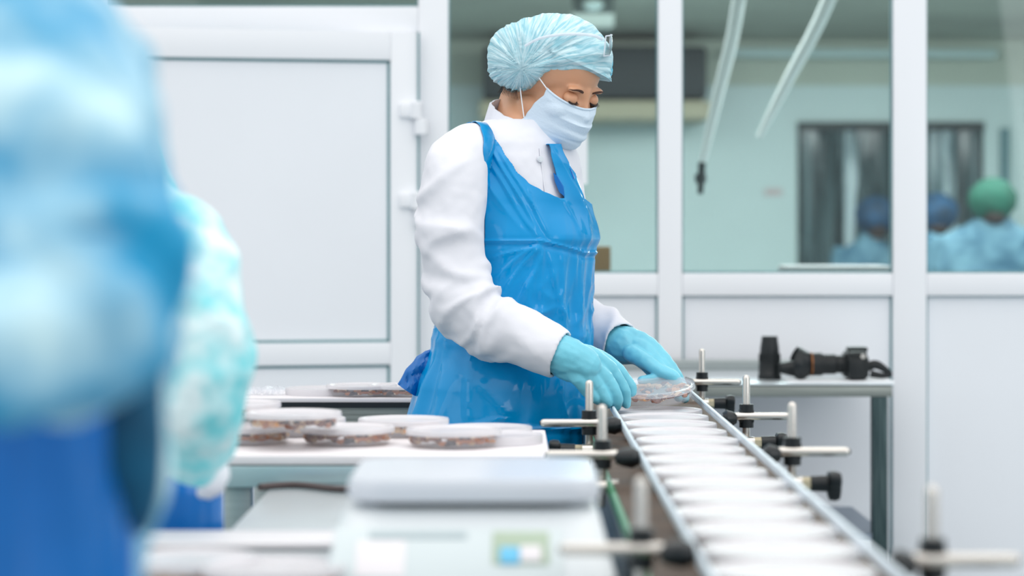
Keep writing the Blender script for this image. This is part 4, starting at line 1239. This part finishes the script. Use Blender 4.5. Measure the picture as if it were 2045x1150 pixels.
# ------------------------------------------------------------------ gowned workers in front, far out of focus
def gowned(label, torso, Dt, armp, armr, gownm, vox, amp, extra=None):
    t = empty('person', (P(torso[3][0], 0, Dt).x, Dt, 0), label, 'person')
    R = []; sh = []
    m = 40
    for i in range(m + 1):
        q = torso[0][0] if 0 else None
        u = i / m * (len(torso) - 1); k = min(int(u), len(torso) - 2); u -= k
        px, py, a, b_ = [torso[k][j] + (torso[k + 1][j] - torso[k][j]) * u for j in range(4)]
        c = P(px, py, Dt)
        R.append([c + Vector((a * math.cos(2 * PI * j / 48), b_ * math.sin(2 * PI * j / 48), 0)) for j in range(48)])
    g = MB().rings(R)
    for ap_, ar in zip(armp, armr):
        pts, rr = smooth_path([P(*p) for p in ap_], ar, 70)
        g.tube(pts, rr, 40, fold=folds(int(ar[0] * 1000), [(.3, 10, .2), (.6, 12, .12), (.85, 6, .1)], amp, 10), round_ends=True)
    o = g.build('gown', gownm, t)
    remesh(o, vox, 3, lambda co, n: amp * .9 * (1 - 2 * abs(noise.noise(co * 11))) + amp * .5 * noise.noise(co * 28))
    return t


A = gowned('nearest worker in a pale turquoise gown and blue apron, a big blur at the left', [(60, -60, .03, .05), (50, 10, .06, .08), (60, 120, .082, .10), (80, 300, .086, .11), (90, 600, .092, .12), (95, 850, .090, .12), (70, 1150, .070, .12), (60, 2400, .08, .12)], 1.78,
           [[(-40, 60, 1.64), (50, 130, 1.56), (115, 330, 1.50), (160, 500, 1.48), (150, 620, 1.46), (50, 690, 1.43), (-120, 680, 1.42)]], [[.046, .056, .056, .053, .048, .040, .036]], M['gown'], .006, .011)
b = MB()
b.ell(P(30, -300, 1.7), (.075, .095, .115)).tube([P(40, -180, 1.7), P(50, -20, 1.74), P(90, 400, 1.78), P(80, 1150, 1.78)], [.05, .055, .07, .065], 16)
for s in (-1, 1): b.tube([Vector((-.36 + s * .07, 1.78, .75)), Vector((-.36 + s * .07, 1.78, .06))], [.07, .045], 12).box((-.40 + s * .07, 1.72, 0), (-.32 + s * .07, 1.96, .08), .02)
o = b.build('body', M['skin'], A); remesh(o, .008, 2)
MB().ell(P(30, -350, 1.7), (.105, .125, .10), n=32).build('hair_cap', M['cap_green'] if 0 else M['apron_f'], A)
R = []
for i in range(50):
    u = i / 49; py = 700 + 1500 * u; ring = []
    for j in range(60):
        an = math.radians(-120 + 200 * j / 59)
        rr_ = .092 + .010 * noise.noise(Vector((an * 4, u * 3, 0))) + .004 * noise.noise(Vector((an * 11, u * 4, 4)))
        c = P(0, py, 1.66); ring.append(Vector((c.x + rr_ * 1.0 * math.cos(an), 1.64 + rr_ * 1.1 * math.sin(an), c.z - 0 * u)))
    R.append(ring)
o = MB().rings(R, closed=False).build('apron', M['apron_f'], A); so = o.modifiers.new('s', 'SOLIDIFY'); so.thickness = .002
MB().tube([P(70, -60, 1.60), P(140, -20, 1.60), P(180, 25, 1.62), P(196, 60, 1.66)], [.018, .020, .016, .008], 12, flat=(1, .4)).build('apron_strap', M['apron_f'], A)

B = gowned('second worker in a pale aqua gown with white glove, behind the nearest one', [(240, 200, .03, .04), (240, 330, .06, .06), (235, 420, .085, .08), (232, 600, .095, .088), (230, 760, .095, .09), (225, 900, .09, .09), (220, 1150, .09, .09), (215, 1900, .095, .09)], 3.05,
           [[(290, 420, 2.98), (356, 480, 2.90), (392, 590, 2.84), (412, 700, 2.80), (404, 800, 2.80), (390, 870, 2.84), (392, 915, 2.88)]], [[.044, .050, .050, .050, .047, .040, .028]], M['gown_b'], .006, .006)
b = MB().ell(P(95, 200, 3.02), (.075, .095, .115)).tube([P(110, 260, 3.03), P(200, 370, 3.05), P(232, 600, 3.05), P(225, 1150, 3.05)], [.05, .055, .07, .08], 16)
for s in (-1, 1): b.tube([Vector((-.50 + s * .06, 3.05, .80)), Vector((-.50 + s * .06, 3.05, .06))], [.06, .045], 12).box((-.53 + s * .06, 2.96, 0), (-.47 + s * .06, 3.18, .08), .02)
b = b.build('body', M['skin'], B); remesh(b, .01, 2)
MB().ell(P(90, 165, 3.02), (.10, .12, .10), n=32).build('hair_cap', M['cap'], B)
gb = MB()
for k, (pts, r_) in enumerate((([(395, 880, 2.90), (408, 920, 2.89), (420, 945, 2.89)], [.026, .026, .022]), ([(420, 940, 2.88), (438, 930, 2.89), (448, 950, 2.90)], [.011, .0095, .008]), ([(424, 948, 2.89), (436, 965, 2.90), (430, 980, 2.91)], [.012, .010, .008]),
                              ([(416, 950, 2.90), (424, 972, 2.91), (416, 986, 2.92)], [.012, .010, .008]), ([(408, 948, 2.91), (412, 970, 2.92), (404, 984, 2.93)], [.011, .0095, .008]), ([(404, 920, 2.87), (426, 905, 2.86), (440, 912, 2.86)], [.013, .011, .009]))):
    pp, rr = smooth_path([P(*p) for p in pts], r_, 12); gb.tube(pp, rr, 14, round_ends=True)
o = gb.build('glove', mat('white_glove', (236, 240, 246), .6, bump=.2, bscale=60), B); remesh(o, .0035, 3)
R = []
for i in range(24):
    u = i / 23; py = 940 + 900 * u; ring = []
    for j in range(40):
        an = math.radians(-90 + 150 * j / 39); rr_ = .088 + .012 * u + .006 * noise.noise(Vector((an * 5, u * 2, 7)))
        c = P(304, py, 3.04); ring.append(Vector((c.x + rr_ * math.cos(an), 3.04 + rr_ * .98 * math.sin(an), c.z)))
    R.append(ring)
o = MB().rings(R, closed=False).build('apron', M['apron_f'], B); so = o.modifiers.new('s', 'SOLIDIFY'); so.thickness = .002

# dark teal blob put in for the shade between the nearest worker's arm and torso
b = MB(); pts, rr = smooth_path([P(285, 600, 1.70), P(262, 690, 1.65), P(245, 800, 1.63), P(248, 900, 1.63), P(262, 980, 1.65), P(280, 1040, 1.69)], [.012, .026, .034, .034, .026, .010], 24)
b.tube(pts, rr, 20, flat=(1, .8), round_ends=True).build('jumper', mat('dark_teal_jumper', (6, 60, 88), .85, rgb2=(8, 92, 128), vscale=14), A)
